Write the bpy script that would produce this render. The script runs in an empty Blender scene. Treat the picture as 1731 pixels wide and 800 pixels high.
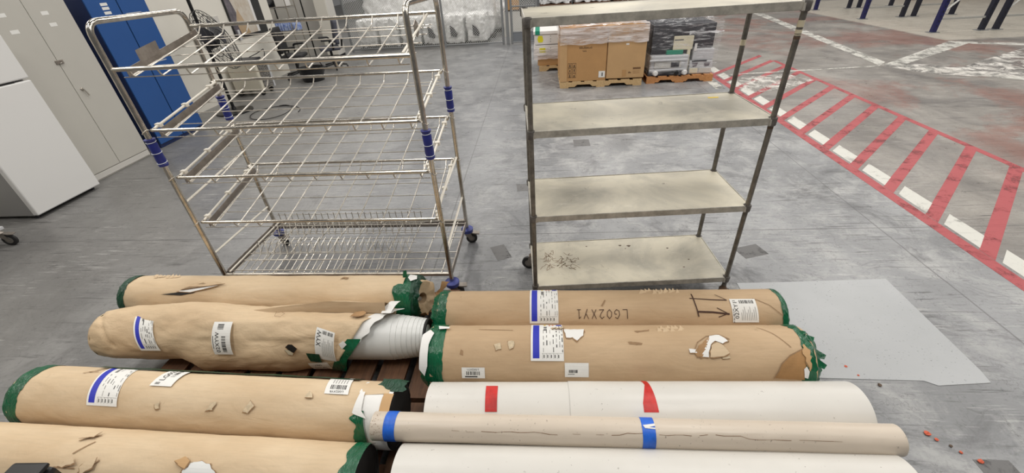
import bpy, bmesh, math, random
from mathutils import Vector, Matrix, noise
random.seed(7)
PI = math.pi
rad = math.radians
C = bpy.context.scene.collection

# ------------------------------------------------------------------ camera, world, lights, exposure
cam_d = bpy.data.cameras.new('camera')
cam = bpy.data.objects.new('camera', cam_d)
C.objects.link(cam)
cam_d.sensor_width = 36.0
cam_d.lens = 36.0 * 705.2 / 1731
cam_d.clip_start = 0.05
cam_d.clip_end = 200
_m = Matrix(((0.9970086550991879, 0.016445820813148493, 0.07552004128104306),
             (0.05369451778274322, 0.5554335711463414, -0.8298255520310885),
             (-0.055593528556724184, 0.8313982697969752, 0.5528890273474495))).to_4x4()
_m.translation = (0, 0, 1.986)
cam.matrix_world = _m
bpy.context.scene.camera = cam

vs = bpy.context.scene.view_settings
vs.view_transform = 'Standard'
vs.look = 'None'
vs.gamma = 1.0
vs.use_curve_mapping = False
vs.exposure = 0.0

world = bpy.data.worlds.new('warehouse_air')
bpy.context.scene.world = world
world.use_nodes = True
world.node_tree.nodes['Background'].inputs[0].default_value = (1.0, 0.985, 0.96, 1)
world.node_tree.nodes['Background'].inputs[1].default_value = 0.13


def strip_light(x, y, z, sx, sy, power):
    d = bpy.data.lights.new('ceiling_strip_light', 'AREA')
    d.shape = 'RECTANGLE'
    d.size, d.size_y = sx, sy
    d.energy = power
    d.color = (1.0, 0.965, 0.91)
    o = bpy.data.objects.new('ceiling_strip_light', d)
    o.location = (x, y, z)
    C.objects.link(o)


for lx in (-7.5, -2.5, 2.5, 7.5, 12.5):
    for ly in (0.2, 4.2, 8.7, 13.5, 19.0):
        strip_light(lx, ly, 6.4, 1.2, 2.4, 111)


# ------------------------------------------------------------------ materials
def lin(c):
    return tuple(((v / 255) / 12.92 if v / 255 <= 0.04045 else ((v / 255 + 0.055) / 1.055) ** 2.4) for v in c)


class NT:
    def __init__(s, name):
        s.m = bpy.data.materials.new(name)
        s.m.use_nodes = True
        s.t = s.m.node_tree
        s.b = s.t.nodes['Principled BSDF']
        s.tc = s.t.nodes.new('ShaderNodeTexCoord')

    def n(s, kind, **kw):
        o = s.t.nodes.new('ShaderNode' + kind)
        for k, v in kw.items():
            setattr(o, k, v)
        return o

    def l(s, a, b):
        s.t.links.new(a, b)

    def mapping(s, scale=(1, 1, 1), rot=(0, 0, 0), src='Object'):
        o = s.n('Mapping')
        o.inputs['Scale'].default_value = scale
        o.inputs['Rotation'].default_value = rot
        s.l(s.tc.outputs[src], o.inputs[0])
        return o.outputs[0]

    def noise(s, scale, detail=5, rough=0.6, vec=None, dist=0.0):
        o = s.n('TexNoise')
        o.inputs['Scale'].default_value = scale
        o.inputs['Detail'].default_value = detail
        o.inputs['Roughness'].default_value = rough
        o.inputs['Distortion'].default_value = dist
        s.l(vec if vec else s.tc.outputs['Object'], o.inputs[0])
        return o.outputs['Fac']

    def ramp(s, fac, a, b, va=0.0, vb=1.0):
        o = s.n('MapRange')
        o.inputs[1].default_value = a
        o.inputs[2].default_value = b
        o.inputs[3].default_value = va
        o.inputs[4].default_value = vb
        s.l(fac, o.inputs[0])
        return o.outputs[0]

    def mix(s, fac, a, b):
        o = s.n('Mix', data_type='RGBA')
        for sock, v in ((o.inputs[0], fac), (o.inputs[6], a), (o.inputs[7], b)):
            if isinstance(v, tuple):
                sock.default_value = (*v[:3], 1)
            elif isinstance(v, (int, float)):
                sock.default_value = v
            else:
                s.l(v, sock)
        return o.outputs[2]

    def math(s, op, a, b=0.0):
        o = s.n('Math', operation=op)
        for sock, v in ((o.inputs[0], a), (o.inputs[1], b)):
            if isinstance(v, (int, float)):
                sock.default_value = v
            else:
                s.l(v, sock)
        return o.outputs[0]

    def bump(s, h, strength=0.3, dist=0.01):
        o = s.n('Bump')
        o.inputs['Strength'].default_value = strength
        o.inputs['Distance'].default_value = dist
        s.l(h, o.inputs['Height'])
        s.l(o.outputs[0], s.b.inputs['Normal'])

    def col(s, c):
        s.l(c, s.b.inputs['Base Color'])


def simple(name, rgb, rough=0.5, metal=0.0, var=0.0, scale=8.0, rgb2=None, bump=0.0, bscale=40.0):
    t = NT(name)
    c = lin(rgb)
    t.b.inputs['Base Color'].default_value = (*c, 1)
    t.b.inputs['Roughness'].default_value = rough
    t.b.inputs['Metallic'].default_value = metal
    if var or rgb2:
        c2 = lin(rgb2) if rgb2 else tuple(v * (1 - var) for v in c)
        f = t.ramp(t.noise(scale, 6, 0.65), 0.35, 0.68)
        t.col(t.mix(f, c, c2))
    if bump:
        t.bump(t.noise(bscale, 4), bump, 0.004)
    return t.m


def mat_floor():
    t = NT('painted_concrete')
    sep = t.n('SeparateXYZ')
    t.l(t.tc.outputs['Object'], sep.inputs[0])
    X, Y = sep.outputs[0], sep.outputs[1]
    big = t.noise(0.55, 6, 0.62, dist=0.6)
    med = t.noise(2.6, 9, 0.72, dist=0.4)
    fine = t.noise(30, 6, 0.7)
    base = t.mix(t.ramp(big, 0.35, 0.68), lin((152, 153, 155)), lin((114, 115, 117)))
    base = t.mix(t.ramp(med, 0.48, 0.64, 0.0, 0.65), base, lin((182, 182, 181)))
    base = t.mix(t.ramp(t.noise(1.3, 8, 0.75, dist=1.2), 0.53, 0.66, 0.0, 0.8), base, lin((84, 84, 87)))
    # the strip around the trolley is darker than the aisle by the shelving
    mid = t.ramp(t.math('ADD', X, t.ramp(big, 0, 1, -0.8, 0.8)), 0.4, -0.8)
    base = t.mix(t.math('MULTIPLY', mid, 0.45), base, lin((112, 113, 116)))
    # darker, browner wear on the left side near the cabinets
    left = t.ramp(t.math('ADD', X, t.ramp(big, 0, 1, -0.9, 0.9)), -1.4, -3.6)
    base = t.mix(t.math('MULTIPLY', left, 0.55), base, lin((122, 119, 114)))
    # warmer bare concrete right of the painted lane edge
    right = t.ramp(t.math('ADD', X, t.ramp(med, 0, 1, -0.15, 0.15)), 3.12, 3.3)
    warm = t.mix(t.ramp(t.noise(0.9, 8, 0.7, dist=0.8), 0.36, 0.64), lin((160, 154, 146)), lin((108, 102, 97)))
    base = t.mix(t.math('MULTIPLY', right, 0.82), base, warm)
    # reddish residue of older paint
    resid = t.math('MULTIPLY', t.ramp(t.noise(0.42, 7, 0.7, dist=0.5), 0.48, 0.58), t.ramp(X, 4.2, 5.0))
    resid = t.math('MULTIPLY', resid, t.ramp(X, 10.0, 8.8))
    base = t.mix(t.math('MULTIPLY', resid, 0.6), base, lin((140, 92, 80)))
    # pale slab under the pallet racks
    pale = t.math('MULTIPLY', t.ramp(X, 8.72, 8.82), t.ramp(Y, 10.3, 10.45))
    base = t.mix(t.math('MULTIPLY', pale, 0.8), base, lin((196, 189, 176)))
    # scratches and tyre scuffs: long thin streaks in a few directions
    for k, (rz, sc, lo, hi, amt) in enumerate(((0.15, (1.6, 30, 1), 0.62, 0.68, 0.16), (1.25, (1.2, 26, 1), 0.595, 0.66, 0.6),
                                               (2.3, (2.0, 44, 1), 0.59, 0.65, 0.7), (0.95, (1.4, 16, 1), 0.60, 0.67, 0.55))):
        v = t.mapping(sc, (0, 0, rz))
        s_ = t.math('MULTIPLY', t.ramp(t.noise(1.0, 6, 0.65, v, 0.35), lo, hi), t.ramp(t.noise(1.1 + 0.2 * k, 4), 0.44, 0.56))
        base = t.mix(t.math('MULTIPLY', s_, amt), base, lin((62, 61, 62)))
    for k, (rz, sc) in enumerate(((0.8, (3, 40, 1)), (1.9, (2.5, 48, 1)))):
        v = t.mapping(sc, (0, 0, rz))
        s_ = t.math('MULTIPLY', t.ramp(t.noise(1.3, 5, 0.6, v, 0.3), 0.59, 0.66), t.ramp(t.noise(1.6, 3), 0.45, 0.58))
        base = t.mix(t.math('MULTIPLY', s_, 0.35), base, lin((208, 207, 204)))
    for sc_, ds, wd, amt in ((4.2, 2.2, 0.010, 0.55), (9.0, 1.6, 0.016, 0.45), (2.0, 3.0, 0.005, 0.5)):
        ln_ = t.ramp(t.math('ABSOLUTE', t.math('SUBTRACT', t.noise(sc_, 3, 0.55, dist=ds), 0.5)), 0.0, wd, 1, 0)
        ln_ = t.math('MULTIPLY', ln_, t.ramp(t.noise(sc_ * 0.7 + 1.3, 4), 0.46, 0.62))
        base = t.mix(t.math('MULTIPLY', ln_, amt), base, lin((74, 73, 74)))
    base = t.mix(t.ramp(fine, 0.56, 0.70, 0, 0.45), base, lin((78, 77, 78)))
    # slab joints
    wob = t.math('MULTIPLY', t.ramp(med, 0, 1, -1, 1), 0.01)
    for axis, pos in ((Y, 3.02), (Y, 6.3), (X, -0.86), (X, 2.72), (Y, 12.0)):
        d = t.math('ABSOLUTE', t.math('SUBTRACT', t.math('ADD', axis, wob), pos))
        base = t.mix(t.ramp(d, 0.004, 0.007, 0.55, 0.0), base, lin((78, 77, 78)))
    t.col(base)
    r = t.ramp(med, 0.3, 0.7, 0.24, 0.46)
    t.l(r, t.b.inputs['Roughness'])
    t.b.inputs['Specular IOR Level'].default_value = 0.4
    t.bump(t.math('ADD', med, t.math('MULTIPLY', fine, 0.3)), 0.12, 0.004)
    return t.m


def mat_paint(name, rgb, wear=0.5, under=(150, 147, 144), scale=5):
    t = NT(name)
    w = t.ramp(t.noise(scale, 9, 0.75, dist=0.5), 0.58 - 0.16 * wear, 0.70 - 0.14 * wear)
    f2 = t.noise(22, 6)
    c = t.mix(t.ramp(f2, 0.55, 0.8, 0, 0.35), lin(rgb), tuple(v * 0.65 for v in lin(rgb)))
    t.col(c)
    streak = t.ramp(t.noise(1.0, 5, 0.65, t.mapping((1.5, 22, 1), (0, 0, 0.4)), 0.3), 0.58, 0.70, 0, 0.5 * wear)
    t.l(t.math('SUBTRACT', 1.0, t.math('MAXIMUM', t.math('MULTIPLY', w, 0.30 + 0.68 * wear), streak)), t.b.inputs['Alpha'])
    t.b.inputs['Roughness'].default_value = 0.5
    return t.m


def mat_kraft(name, rgb, rgb2, crease=0.5):
    t = NT(name)
    n1 = t.noise(2.2, 5, 0.55, t.mapping((1, 2.0, 2.0)))
    base = t.mix(t.ramp(n1, 0.32, 0.70), lin(rgb), lin(rgb2))
    fib = t.noise(18, 7, 0.7, t.mapping((0.4, 5, 5)))
    base = t.mix(t.ramp(fib, 0.45, 0.75, 0, 0.28), base, lin(tuple(int(v * 0.80) for v in rgb)))
    dirt = t.ramp(t.noise(7, 8, 0.75, dist=0.6), 0.64, 0.76, 0, 0.5)
    base = t.mix(dirt, base, lin((122, 96, 70)))
    t.col(base)
    t.b.inputs['Roughness'].default_value = 0.62
    t.b.inputs['Specular IOR Level'].default_value = 0.3
    h = t.math('ADD', t.noise(5, 3, 0.5, t.mapping((1, 2, 2)), 0.8), t.math('MULTIPLY', t.noise(26, 4, 0.6), 0.25))
    t.bump(h, crease, 0.012)
    return t.m


def mat_vinyl(name, rgb, spot, dens=0.7):
    t = NT(name)
    b = t.mix(t.ramp(t.noise(2.5, 4, 0.6), 0.4, 0.7, 0, 0.5), lin(rgb), tuple(v * 0.86 for v in lin(rgb)))
    sp = t.math('MULTIPLY', t.ramp(t.noise(85, 2, 0.5), dens, dens + 0.05), t.ramp(t.noise(6, 3), 0.4, 0.6))
    b = t.mix(t.math('MULTIPLY', sp, 0.65), b, lin(spot))
    sm = t.ramp(t.noise(3.0, 7, 0.7, t.mapping((0.6, 6, 6))), 0.60, 0.75, 0, 0.35)
    b = t.mix(sm, b, tuple(v * 0.72 for v in lin(rgb)))
    t.col(b)
    t.b.inputs['Roughness'].default_value = 0.36
    t.bump(t.noise(12, 3), 0.05, 0.004)
    return t.m


def mat_tape(name, rgb, rough=0.22, crease=0.6):
    t = NT(name)
    t.col(t.mix(t.ramp(t.noise(14, 5, 0.65), 0.40, 0.72), lin(rgb), tuple(v * 0.55 for v in lin(rgb))))
    t.b.inputs['Roughness'].default_value = rough
    t.bump(t.noise(22, 3, 0.5, t.mapping((3, 1, 1)), 1.0), crease, 0.012)
    return t.m


def mat_steel(name, rgb, rough=0.25, metal=1.0, var=(0.7, 1.1), scale=14):
    t = NT(name)
    c = lin(rgb)
    t.col(t.mix(t.ramp(t.noise(scale, 6, 0.7), 0.35, 0.68), tuple(v * var[1] for v in c), tuple(v * var[0] for v in c)))
    t.b.inputs['Metallic'].default_value = metal
    t.l(t.ramp(t.noise(scale * 0.6, 4), 0.3, 0.7, rough * 0.7, rough * 1.5), t.b.inputs['Roughness'])
    return t.m


def mat_shelf_top():
    t = NT('worn_galvanised_shelf_top')
    c = t.mix(t.ramp(t.noise(2.2, 6, 0.6, dist=0.4), 0.40, 0.62), lin((206, 199, 180)), lin((164, 159, 146)))
    c = t.mix(t.ramp(t.noise(5, 8, 0.75, t.mapping((1, 3, 1)), 0.6), 0.56, 0.74, 0, 0.6), c, lin((218, 213, 200)))
    c = t.mix(t.ramp(t.noise(11, 7, 0.75, dist=1.0), 0.62, 0.72, 0, 0.8), c, lin((104, 96, 84)))
    t.col(c)
    t.b.inputs['Roughness'].default_value = 0.42
    t.b.inputs['Metallic'].default_value = 0.15
    return t.m


def mat_wood(name, rgb, rgb2):
    t = NT(name)
    g = t.noise(6, 7, 0.65, t.mapping((9, 0.9, 9)), 0.5)
    c = t.mix(t.ramp(g, 0.35, 0.68), lin(rgb), lin(rgb2))
    c = t.mix(t.ramp(t.noise(3, 6, 0.7), 0.6, 0.75, 0, 0.5), c, lin(tuple(int(v * 0.55) for v in rgb)))
    t.col(c)
    t.b.inputs['Roughness'].default_value = 0.7
    t.bump(g, 0.2, 0.003)
    return t.m


def mat_wrap(name, dens=0.35, tint=(235, 235, 238), sc=(1.0, 1.0, 9.0), scale=3.0):
    """clear stretch film: sharp streaks of white haze over see-through film"""
    t = NT(name)
    t.b.inputs['Base Color'].default_value = (*lin(tint), 1)
    t.b.inputs['Roughness'].default_value = 0.15
    f = t.ramp(t.noise(scale, 7, 0.7, t.mapping(sc, (0.12, 0, 0.2)), 0.6), 0.62 - 0.3 * dens, 0.80 - 0.22 * dens, 0.06, 0.85)
    t.l(f, t.b.inputs['Alpha'])
    t.bump(t.noise(scale * 2, 4, 0.6, t.mapping(sc)), 0.5, 0.03)
    return t.m


def mat_speckle(name, a, b):
    t = NT(name)
    t.col(t.mix(t.ramp(t.noise(55, 3, 0.6), 0.48, 0.54), lin(a), lin(b)))
    t.b.inputs['Roughness'].default_value = 0.8
    return t.m


M = dict(
    floor=mat_floor(),
    red=mat_paint('red_floor_paint', (170, 76, 80), 0.45),
    white_paint=mat_paint('white_floor_paint', (208, 207, 200), 0.3, (165, 160, 154)),
    white_worn=mat_paint('worn_white_floor_paint', (205, 203, 196), 0.75, (148, 142, 134), 4),
    white_flake=mat_paint('flaking_white_floor_paint', (216, 212, 206), 1.0, (142, 130, 122), 4),
    tile_dark=mat_paint('dark_floor_patch', (104, 103, 103), 0.4, (130, 130, 130), 9),
    sheet=mat_vinyl('grey_sheet', (176, 178, 180), (80, 80, 80), 0.66),
    kraft=mat_kraft('kraft_paper', (217, 195, 164), (200, 174, 140), 0.45),
    kraft_tan=mat_kraft('kraft_paper_tan', (201, 174, 141), (182, 154, 121), 0.4),
    kraft_loose=mat_kraft('crumpled_kraft_paper', (217, 193, 160), (200, 173, 139), 0.8),
    kraft_in=simple('torn_paper_inside', (178, 140, 98), 0.8, var=0.25, scale=20),
    scuff=simple('scuffed_paper', (160, 129, 96), 0.8, var=0.25, scale=50),
    kraft_rim=simple('tear_edge_shade', (158, 124, 88), 0.8, var=0.3, scale=40),
    kraft_wet=simple('water_stained_paper', (174, 132, 84), 0.7, var=0.3, scale=9),
    vinyl=mat_vinyl('white_sheet_vinyl', (216, 213, 207), (120, 112, 105)),
    vinyl_b=mat_vinyl('beige_sheet_vinyl', (208, 195, 179), (90, 75, 66), 0.68),
    vinyl_back=mat_vinyl('grey_white_vinyl_backing', (225, 226, 224), (110, 110, 110), 0.74),
    green=mat_tape('green_plastic_tape', (14, 96, 62)),
    green_d=mat_tape('dark_green_plastic', (8, 66, 44), 0.3),
    white_film=simple('white_plastic_lining', (232, 231, 228), 0.45, bump=0.2),
    red_tape=mat_tape('red_tape', (205, 38, 32), 0.4, 0.1),
    blue_tape=mat_tape('blue_tape', (36, 104, 214), 0.45, 0.15),
    paper=simple('white_label_paper', (235, 234, 230), 0.6, var=0.06, scale=20),
    ink=simple('black_ink', (34, 32, 32), 0.6),
    ink_g=simple('grey_ink', (120, 118, 116), 0.6),
    ink_b=simple('blue_ink', (36, 48, 178), 0.55),
    ink_y=simple('yellow_ink', (232, 200, 60), 0.6),
    ink_o=simple('orange_ink', (214, 132, 96), 0.6),
    marker=simple('brown_black_marker', (66, 38, 26), 0.7),
    hole=simple('dark_core', (22, 19, 17), 0.7),
    scar=simple('paper_scar', (120, 88, 58), 0.8),
    steel=mat_steel('polished_steel_tube', (206, 200, 190), 0.2),
    chrome=mat_steel('bright_steel_wire', (206, 200, 190), 0.3, 0.8, (0.75, 1.05)),
    plate=mat_steel('grey_brown_steel_plate', (158, 150, 142), 0.4, 0.7),
    post=mat_steel('galvanised_post', (128, 124, 117), 0.45, 0.6, (0.6, 1.1), 22),
    lip=mat_steel('galvanised_shelf_edge', (186, 182, 172), 0.5, 0.1, (0.6, 1.12), 16),
    shelf_top=mat_shelf_top(),
    collar=mat_steel('cast_collar', (106, 102, 98), 0.55, 0.5, (0.6, 1.2), 40),
    rackwire=mat_steel('dull_rack_wire', (150, 146, 140), 0.4, 0.7, (0.7, 1.05)),
    clip=simple('white_plastic_clip', (232, 226, 214), 0.5),
    bluep=simple('navy_plastic', (38, 50, 138), 0.4, var=0.3),
    blue_bump=simple('violet_blue_rubber_bumper', (66, 76, 150), 0.45, var=0.2),
    whitep=simple('white_tie', (228, 232, 238), 0.4),
    rubber=simple('dark_rubber', (40, 39, 39), 0.6),
    grey_rub=simple('grey_wheel', (120, 116, 110), 0.5),
    black=simple('black_plastic', (24, 24, 26), 0.35),
    blackm=simple('matt_black', (32, 31, 31), 0.7),
    brown=simple('brown_rubber', (92, 72, 56), 0.6),
    tear_paper=simple('torn_paper_tuft', (216, 197, 166), 0.8, var=0.3, scale=60),
    cream_tape=simple('cream_tape', (212, 202, 176), 0.6),
    fridge=simple('white_enamel', (226, 225, 223), 0.3),
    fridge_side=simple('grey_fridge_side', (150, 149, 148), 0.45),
    gcab=simple('warm_grey_cabinet_paint', (192, 189, 181), 0.42, var=0.04, scale=2),
    bcab=simple('blue_cabinet_paint', (38, 84, 148), 0.4, var=0.08, scale=2),
    bcab_d=simple('shaded_cabinet_blue', (22, 40, 84), 0.45),  # the door blue, darkened for the shade in the gap beside the cabinet
    wall=simple('white_wall_paint', (226, 222, 212), 0.7, var=0.05, scale=1.5),
    panel=simple('light_grey_panel', (204, 201, 195), 0.55, var=0.05, scale=1.5),
    beige=simple('beige_enamel', (206, 200, 184), 0.45),
    speck=mat_speckle('speckled_filter', (34, 32, 30), (150, 146, 140)),
    poster_g=simple('poster_grey_violet', (112, 104, 112), 0.2, rgb2=(70, 66, 74), scale=7),
    poster_b=simple('poster_pale', (206, 200, 190), 0.2, rgb2=(186, 170, 150), scale=6),
    poster_t=simple('poster_tan', (190, 164, 132), 0.2, var=0.2, scale=8),
    chair_k=simple('black_upholstery', (34, 33, 35), 0.75),
    chair_g=simple('slate_upholstery', (78, 80, 92), 0.75),
    water=simple('clear_blue_bottles', (205, 218, 238), 0.2, rgb2=(50, 92, 190), scale=22),
    capb=simple('blue_label_film', (46, 88, 190), 0.3, rgb2=(210, 222, 240), scale=30),
    foam=simple('crinkled_white_plastic', (250, 250, 250), 0.3, rgb2=(205, 204, 202), scale=14, bump=0.9, bscale=26),
    fence_s=simple('galvanised_fence_frame', (136, 138, 140), 0.45, 0.3),
    kick=simple('grey_kick_plate', (116, 120, 126), 0.5),
    carton=simple('brown_cardboard', (190, 146, 96), 0.7, var=0.10, scale=4),
    carton_p=simple('pale_cardboard', (198, 160, 114), 0.7, var=0.08, scale=4),
    carton_w=simple('white_cardboard', (226, 224, 222), 0.6),
    teal=simple('teal_strap', (28, 140, 112), 0.4),
    yellow=simple('yellow_sticker', (226, 218, 40), 0.5),
    wood_p=mat_wood('pale_pallet_wood', (214, 184, 138), (188, 154, 108)),
    wood_o=mat_wood('orange_pallet_wood', (204, 148, 96), (172, 114, 66)),
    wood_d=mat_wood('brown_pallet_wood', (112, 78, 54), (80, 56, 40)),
    film=mat_wrap('stretch_film', 0.95, (236, 228, 226)),
    film_d=mat_wrap('sparse_stretch_film', 0.34, sc=(1, 1, 8), scale=3.4),
    film_f=mat_wrap('foam_wrap_film', 0.75),
    rackb=simple('navy_rack_paint', (28, 30, 84), 0.4, var=0.15),
    rackd=simple('dark_rack_paint', (30, 32, 48), 0.45, var=0.2),
    mesh_zinc=simple('bright_fence_wire', (214, 214, 210), 0.5),
    zinc=simple('pale_brace_steel', (172, 172, 168), 0.4, 0.2),
    dkgrey=simple('charcoal_plastic', (36, 36, 44), 0.4),
    lgrey=simple('light_grey_plastic', (196, 197, 200), 0.4),
    ivory=simple('ivory_plastic', (222, 214, 188), 0.45),
    orange=simple('orange_scrap', (208, 96, 66), 0.6),
)


# ------------------------------------------------------------------ mesh builder
class MB:
    def __init__(s):
        s.v, s.f, s.mi = [], [], []
        s.cur = 0

    def add(s, vs_, fs_):
        o = len(s.v)
        s.v += [tuple(p) for p in vs_]
        s.f += [tuple(i + o for i in f) for f in fs_]
        s.mi += [s.cur] * len(fs_)
        return s

    def box(s, x0, x1, y0, y1, z0, z1):
        return s.add([(x0, y0, z0), (x1, y0, z0), (x1, y1, z0), (x0, y1, z0), (x0, y0, z1), (x1, y0, z1), (x1, y1, z1), (x0, y1, z1)],
                     [(3, 2, 1, 0), (4, 5, 6, 7), (0, 1, 5, 4), (1, 2, 6, 5), (2, 3, 7, 6), (3, 0, 4, 7)])

    def tube(s, pts, r, n=8, closed=False, caps=True):
        P = [Vector(p) for p in pts]
        N = len(P)
        rs = r if isinstance(r, (list, tuple)) else [r] * N
        tang = []
        for i in range(N):
            a = P[i - 1] if (i > 0 or closed) else P[i]
            b = P[(i + 1) % N] if (i < N - 1 or closed) else P[i]
            tang.append((b - a).normalized())
        t0 = tang[0]
        up = Vector((0, 0, 1)) if abs(t0.z) < 0.9 else Vector((0, 1, 0))
        nrm = t0.cross(up).normalized()
        vs_, fs_ = [], []
        for i in range(N):
            t = tang[i]
            nrm = (nrm - t * nrm.dot(t)).normalized()
            bi = t.cross(nrm)
            for k in range(n):
                a = 2 * PI * k / n
                vs_.append(P[i] + (nrm * math.cos(a) + bi * math.sin(a)) * rs[i])
        for i in range(N if closed else N - 1):
            j = (i + 1) % N
            for k in range(n):
                k2 = (k + 1) % n
                fs_.append((i * n + k, i * n + k2, j * n + k2, j * n + k))
        if caps and not closed:
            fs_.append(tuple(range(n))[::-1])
            fs_.append(tuple((N - 1) * n + k for k in range(n)))
        return s.add(vs_, fs_)

    def cyl(s, x, y, z0, z1, r, n=16, r2=None):
        return s.tube([(x, y, z0), (x, y, z1)], [r, r if r2 is None else r2], n)

    def lathe(s, prof, axis='z', o=(0, 0, 0), n=24, jit=0.0, seed=0.0):
        """prof: list of (along, radius)"""
        vs_, fs_ = [], []
        for i, (h, r) in enumerate(prof):
            for k in range(n):
                a = 2 * PI * k / n
                rr = r
                hh = h
                if jit:
                    w = noise.noise(Vector((math.cos(a) * 3 + seed, math.sin(a) * 3, i * 0.8 + seed)))
                    w2 = noise.noise(Vector((math.cos(a) * 9 + seed, math.sin(a) * 9, i * 1.7)))
                    rr += jit * (w + 0.6 * w2)
                    hh += jit * w2
                c, d = math.cos(a) * rr, math.sin(a) * rr
                vs_.append({'z': (o[0] + c, o[1] + d, o[2] + hh), 'x': (o[0] + hh, o[1] - c, o[2] + d), 'y': (o[0] + c, o[1] + hh, o[2] + d)}[axis])
        for i in range(len(prof) - 1):
            for k in range(n):
                k2 = (k + 1) % n
                fs_.append((i * n + k, i * n + k2, (i + 1) * n + k2, (i + 1) * n + k))
        if prof[0][1] > 1e-5:
            fs_.append(tuple(range(n))[::-1])
        if prof[-1][1] > 1e-5:
            fs_.append(tuple((len(prof) - 1) * n + k for k in range(n)))
        return s.add(vs_, fs_)

    def prism(s, poly, z0, z1, fn=lambda a, b, c: (a, b, c)):
        n = len(poly)
        vs_ = [fn(a, b, z0) for a, b in poly] + [fn(a, b, z1) for a, b in poly]
        fs_ = [tuple(range(n))[::-1], tuple(range(n, 2 * n))] + [(i, (i + 1) % n, n + (i + 1) % n, n + i) for i in range(n)]
        return s.add(vs_, fs_)

    def grid(s, fn, nu, nv):
        vs_ = [fn(i / nu, j / nv) for j in range(nv + 1) for i in range(nu + 1)]
        fs_ = [(j * (nu + 1) + i, j * (nu + 1) + i + 1, (j + 1) * (nu + 1) + i + 1, (j + 1) * (nu + 1) + i) for j in range(nv) for i in range(nu)]
        return s.add(vs_, fs_)

    def mesh(s, name, mats, smooth=False, fix=True):
        me = bpy.data.meshes.new(name)
        me.from_pydata(s.v, [], s.f)
        for m in (mats if isinstance(mats, (list, tuple)) else [mats]):
            me.materials.append(m)
        me.polygons.foreach_set('material_index', s.mi)
        if fix:
            bm = bmesh.new()
            bm.from_mesh(me)
            bmesh.ops.recalc_face_normals(bm, faces=bm.faces)
            bm.to_mesh(me)
            bm.free()
        if smooth:
            me.polygons.foreach_set('use_smooth', [True] * len(me.polygons))
            me.set_sharp_from_angle(angle=rad(42))
        me.update()
        return me


def put(name, mb, mats, parent=None, loc=None, rz=0.0, smooth=False, bevel=0.0, fix=True):
    me = mb if isinstance(mb, bpy.types.Mesh) else mb.mesh(name, mats, smooth, fix)
    o = bpy.data.objects.new(name, me)
    C.objects.link(o)
    if parent:
        o.parent = parent
    if loc:
        o.location = loc
    o.rotation_euler.z = rz
    if bevel:
        b = o.modifiers.new('bevel', 'BEVEL')
        b.width = bevel
        b.segments = 2
        b.limit_method = 'ANGLE'
    return o


def tag(o, label, cat, group=None, kind=None):
    o['label'] = label
    o['category'] = cat
    if group:
        o['group'] = group
    if kind:
        o['kind'] = kind
    return o


def empty(name, loc, rz, label, cat, group=None):
    o = bpy.data.objects.new(name, None)
    o.empty_display_size = 0.1
    C.objects.link(o)
    o.location = loc
    o.rotation_euler.z = rz
    return tag(o, label, cat, group)


def struct(o):
    o['kind'] = 'structure'
    return o


def fillet(pts, r, n=6):
    P = [Vector(p) for p in pts]
    out = [P[0]]
    for i in range(1, len(P) - 1):
        a, b, c = P[i - 1], P[i], P[i + 1]
        u, w = (a - b), (c - b)
        d = min(r, u.length * 0.49, w.length * 0.49)
        p0, p2 = b + u.normalized() * d, b + w.normalized() * d
        for k in range(n + 1):
            q = k / n
            out.append(p0 * (1 - q) ** 2 + b * 2 * q * (1 - q) + p2 * q * q)
    out.append(P[-1])
    return out


def text_flat(body, size=1.0):
    """verts and faces of a line of lettering, centred on its own box, height in x-y"""
    cu = bpy.data.curves.new('lettering', 'FONT')
    cu.body = body
    cu.size = size
    cu.resolution_u = 2
    to = bpy.data.objects.new('lettering', cu)
    me = bpy.data.meshes.new_from_object(to)
    vs_ = [(v.co.x, v.co.y) for v in me.vertices]
    fs_ = [tuple(p.vertices) for p in me.polygons]
    bpy.data.objects.remove(to)
    bpy.data.curves.remove(cu)
    bpy.data.meshes.remove(me)
    if not vs_:
        return vs_, fs_, 0, 0
    x0, x1 = min(v[0] for v in vs_), max(v[0] for v in vs_)
    y0, y1 = min(v[1] for v in vs_), max(v[1] for v in vs_)
    return [(a - (x0 + x1) / 2, b - (y0 + y1) / 2) for a, b in vs_], fs_, x1 - x0, y1 - y0


# ------------------------------------------------------------------ setting
fl = struct(put('floor', MB().add([(-14, -5, 0), (24, -5, 0), (24, 42, 0), (-14, 42, 0)], [(0, 1, 2, 3)]), M['floor']))


def decal(name, poly, mat, z=0.0012):
    return put(name, MB().prism(poly, 0.0, z), mat, fl)


RO, RI = 3.17, 4.68      # outer and inner rails of the hatched lane
decal('red_rail', [(RO - 0.055, -0.6), (RO + 0.045, -0.6), (RO + 0.045, 9.6), (RO - 0.055, 9.6)], M['red'])
decal('red_rail', [(RI - 0.045, 0.9), (RI + 0.035, 0.9), (RI + 0.035, 9.2), (RI - 0.045, 9.2)], M['red'])
for k in range(-4, 14):
    y0 = 1.60 + 0.517 * k
    w = 0.068
    decal('red_bar', [(RO + 0.05, y0 - w), (RI - 0.045, y0 + 1.40 - w), (RI - 0.045, y0 + 1.40 + w), (RO + 0.05, y0 + w)], M['red'], 0.0010)
    yb = y0 + w + 0.02
    decal('white_block', [(RO + 0.075, yb), (RO + 0.235, yb + 0.16), (RO + 0.235, yb + 0.16 + 0.33), (RO + 0.075, yb + 0.335)], M['white_paint'], 0.0011)
decal('white_line', [(6.16, 8.40), (6.42, 8.66), (8.05, 20.3), (7.75, 20.3)], M['white_worn'])
decal('white_line', [(6.20, 8.42), (6.42, 8.30), (8.98, 10.02), (8.78, 10.30)], M['white_worn'], 0.0014)
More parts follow.
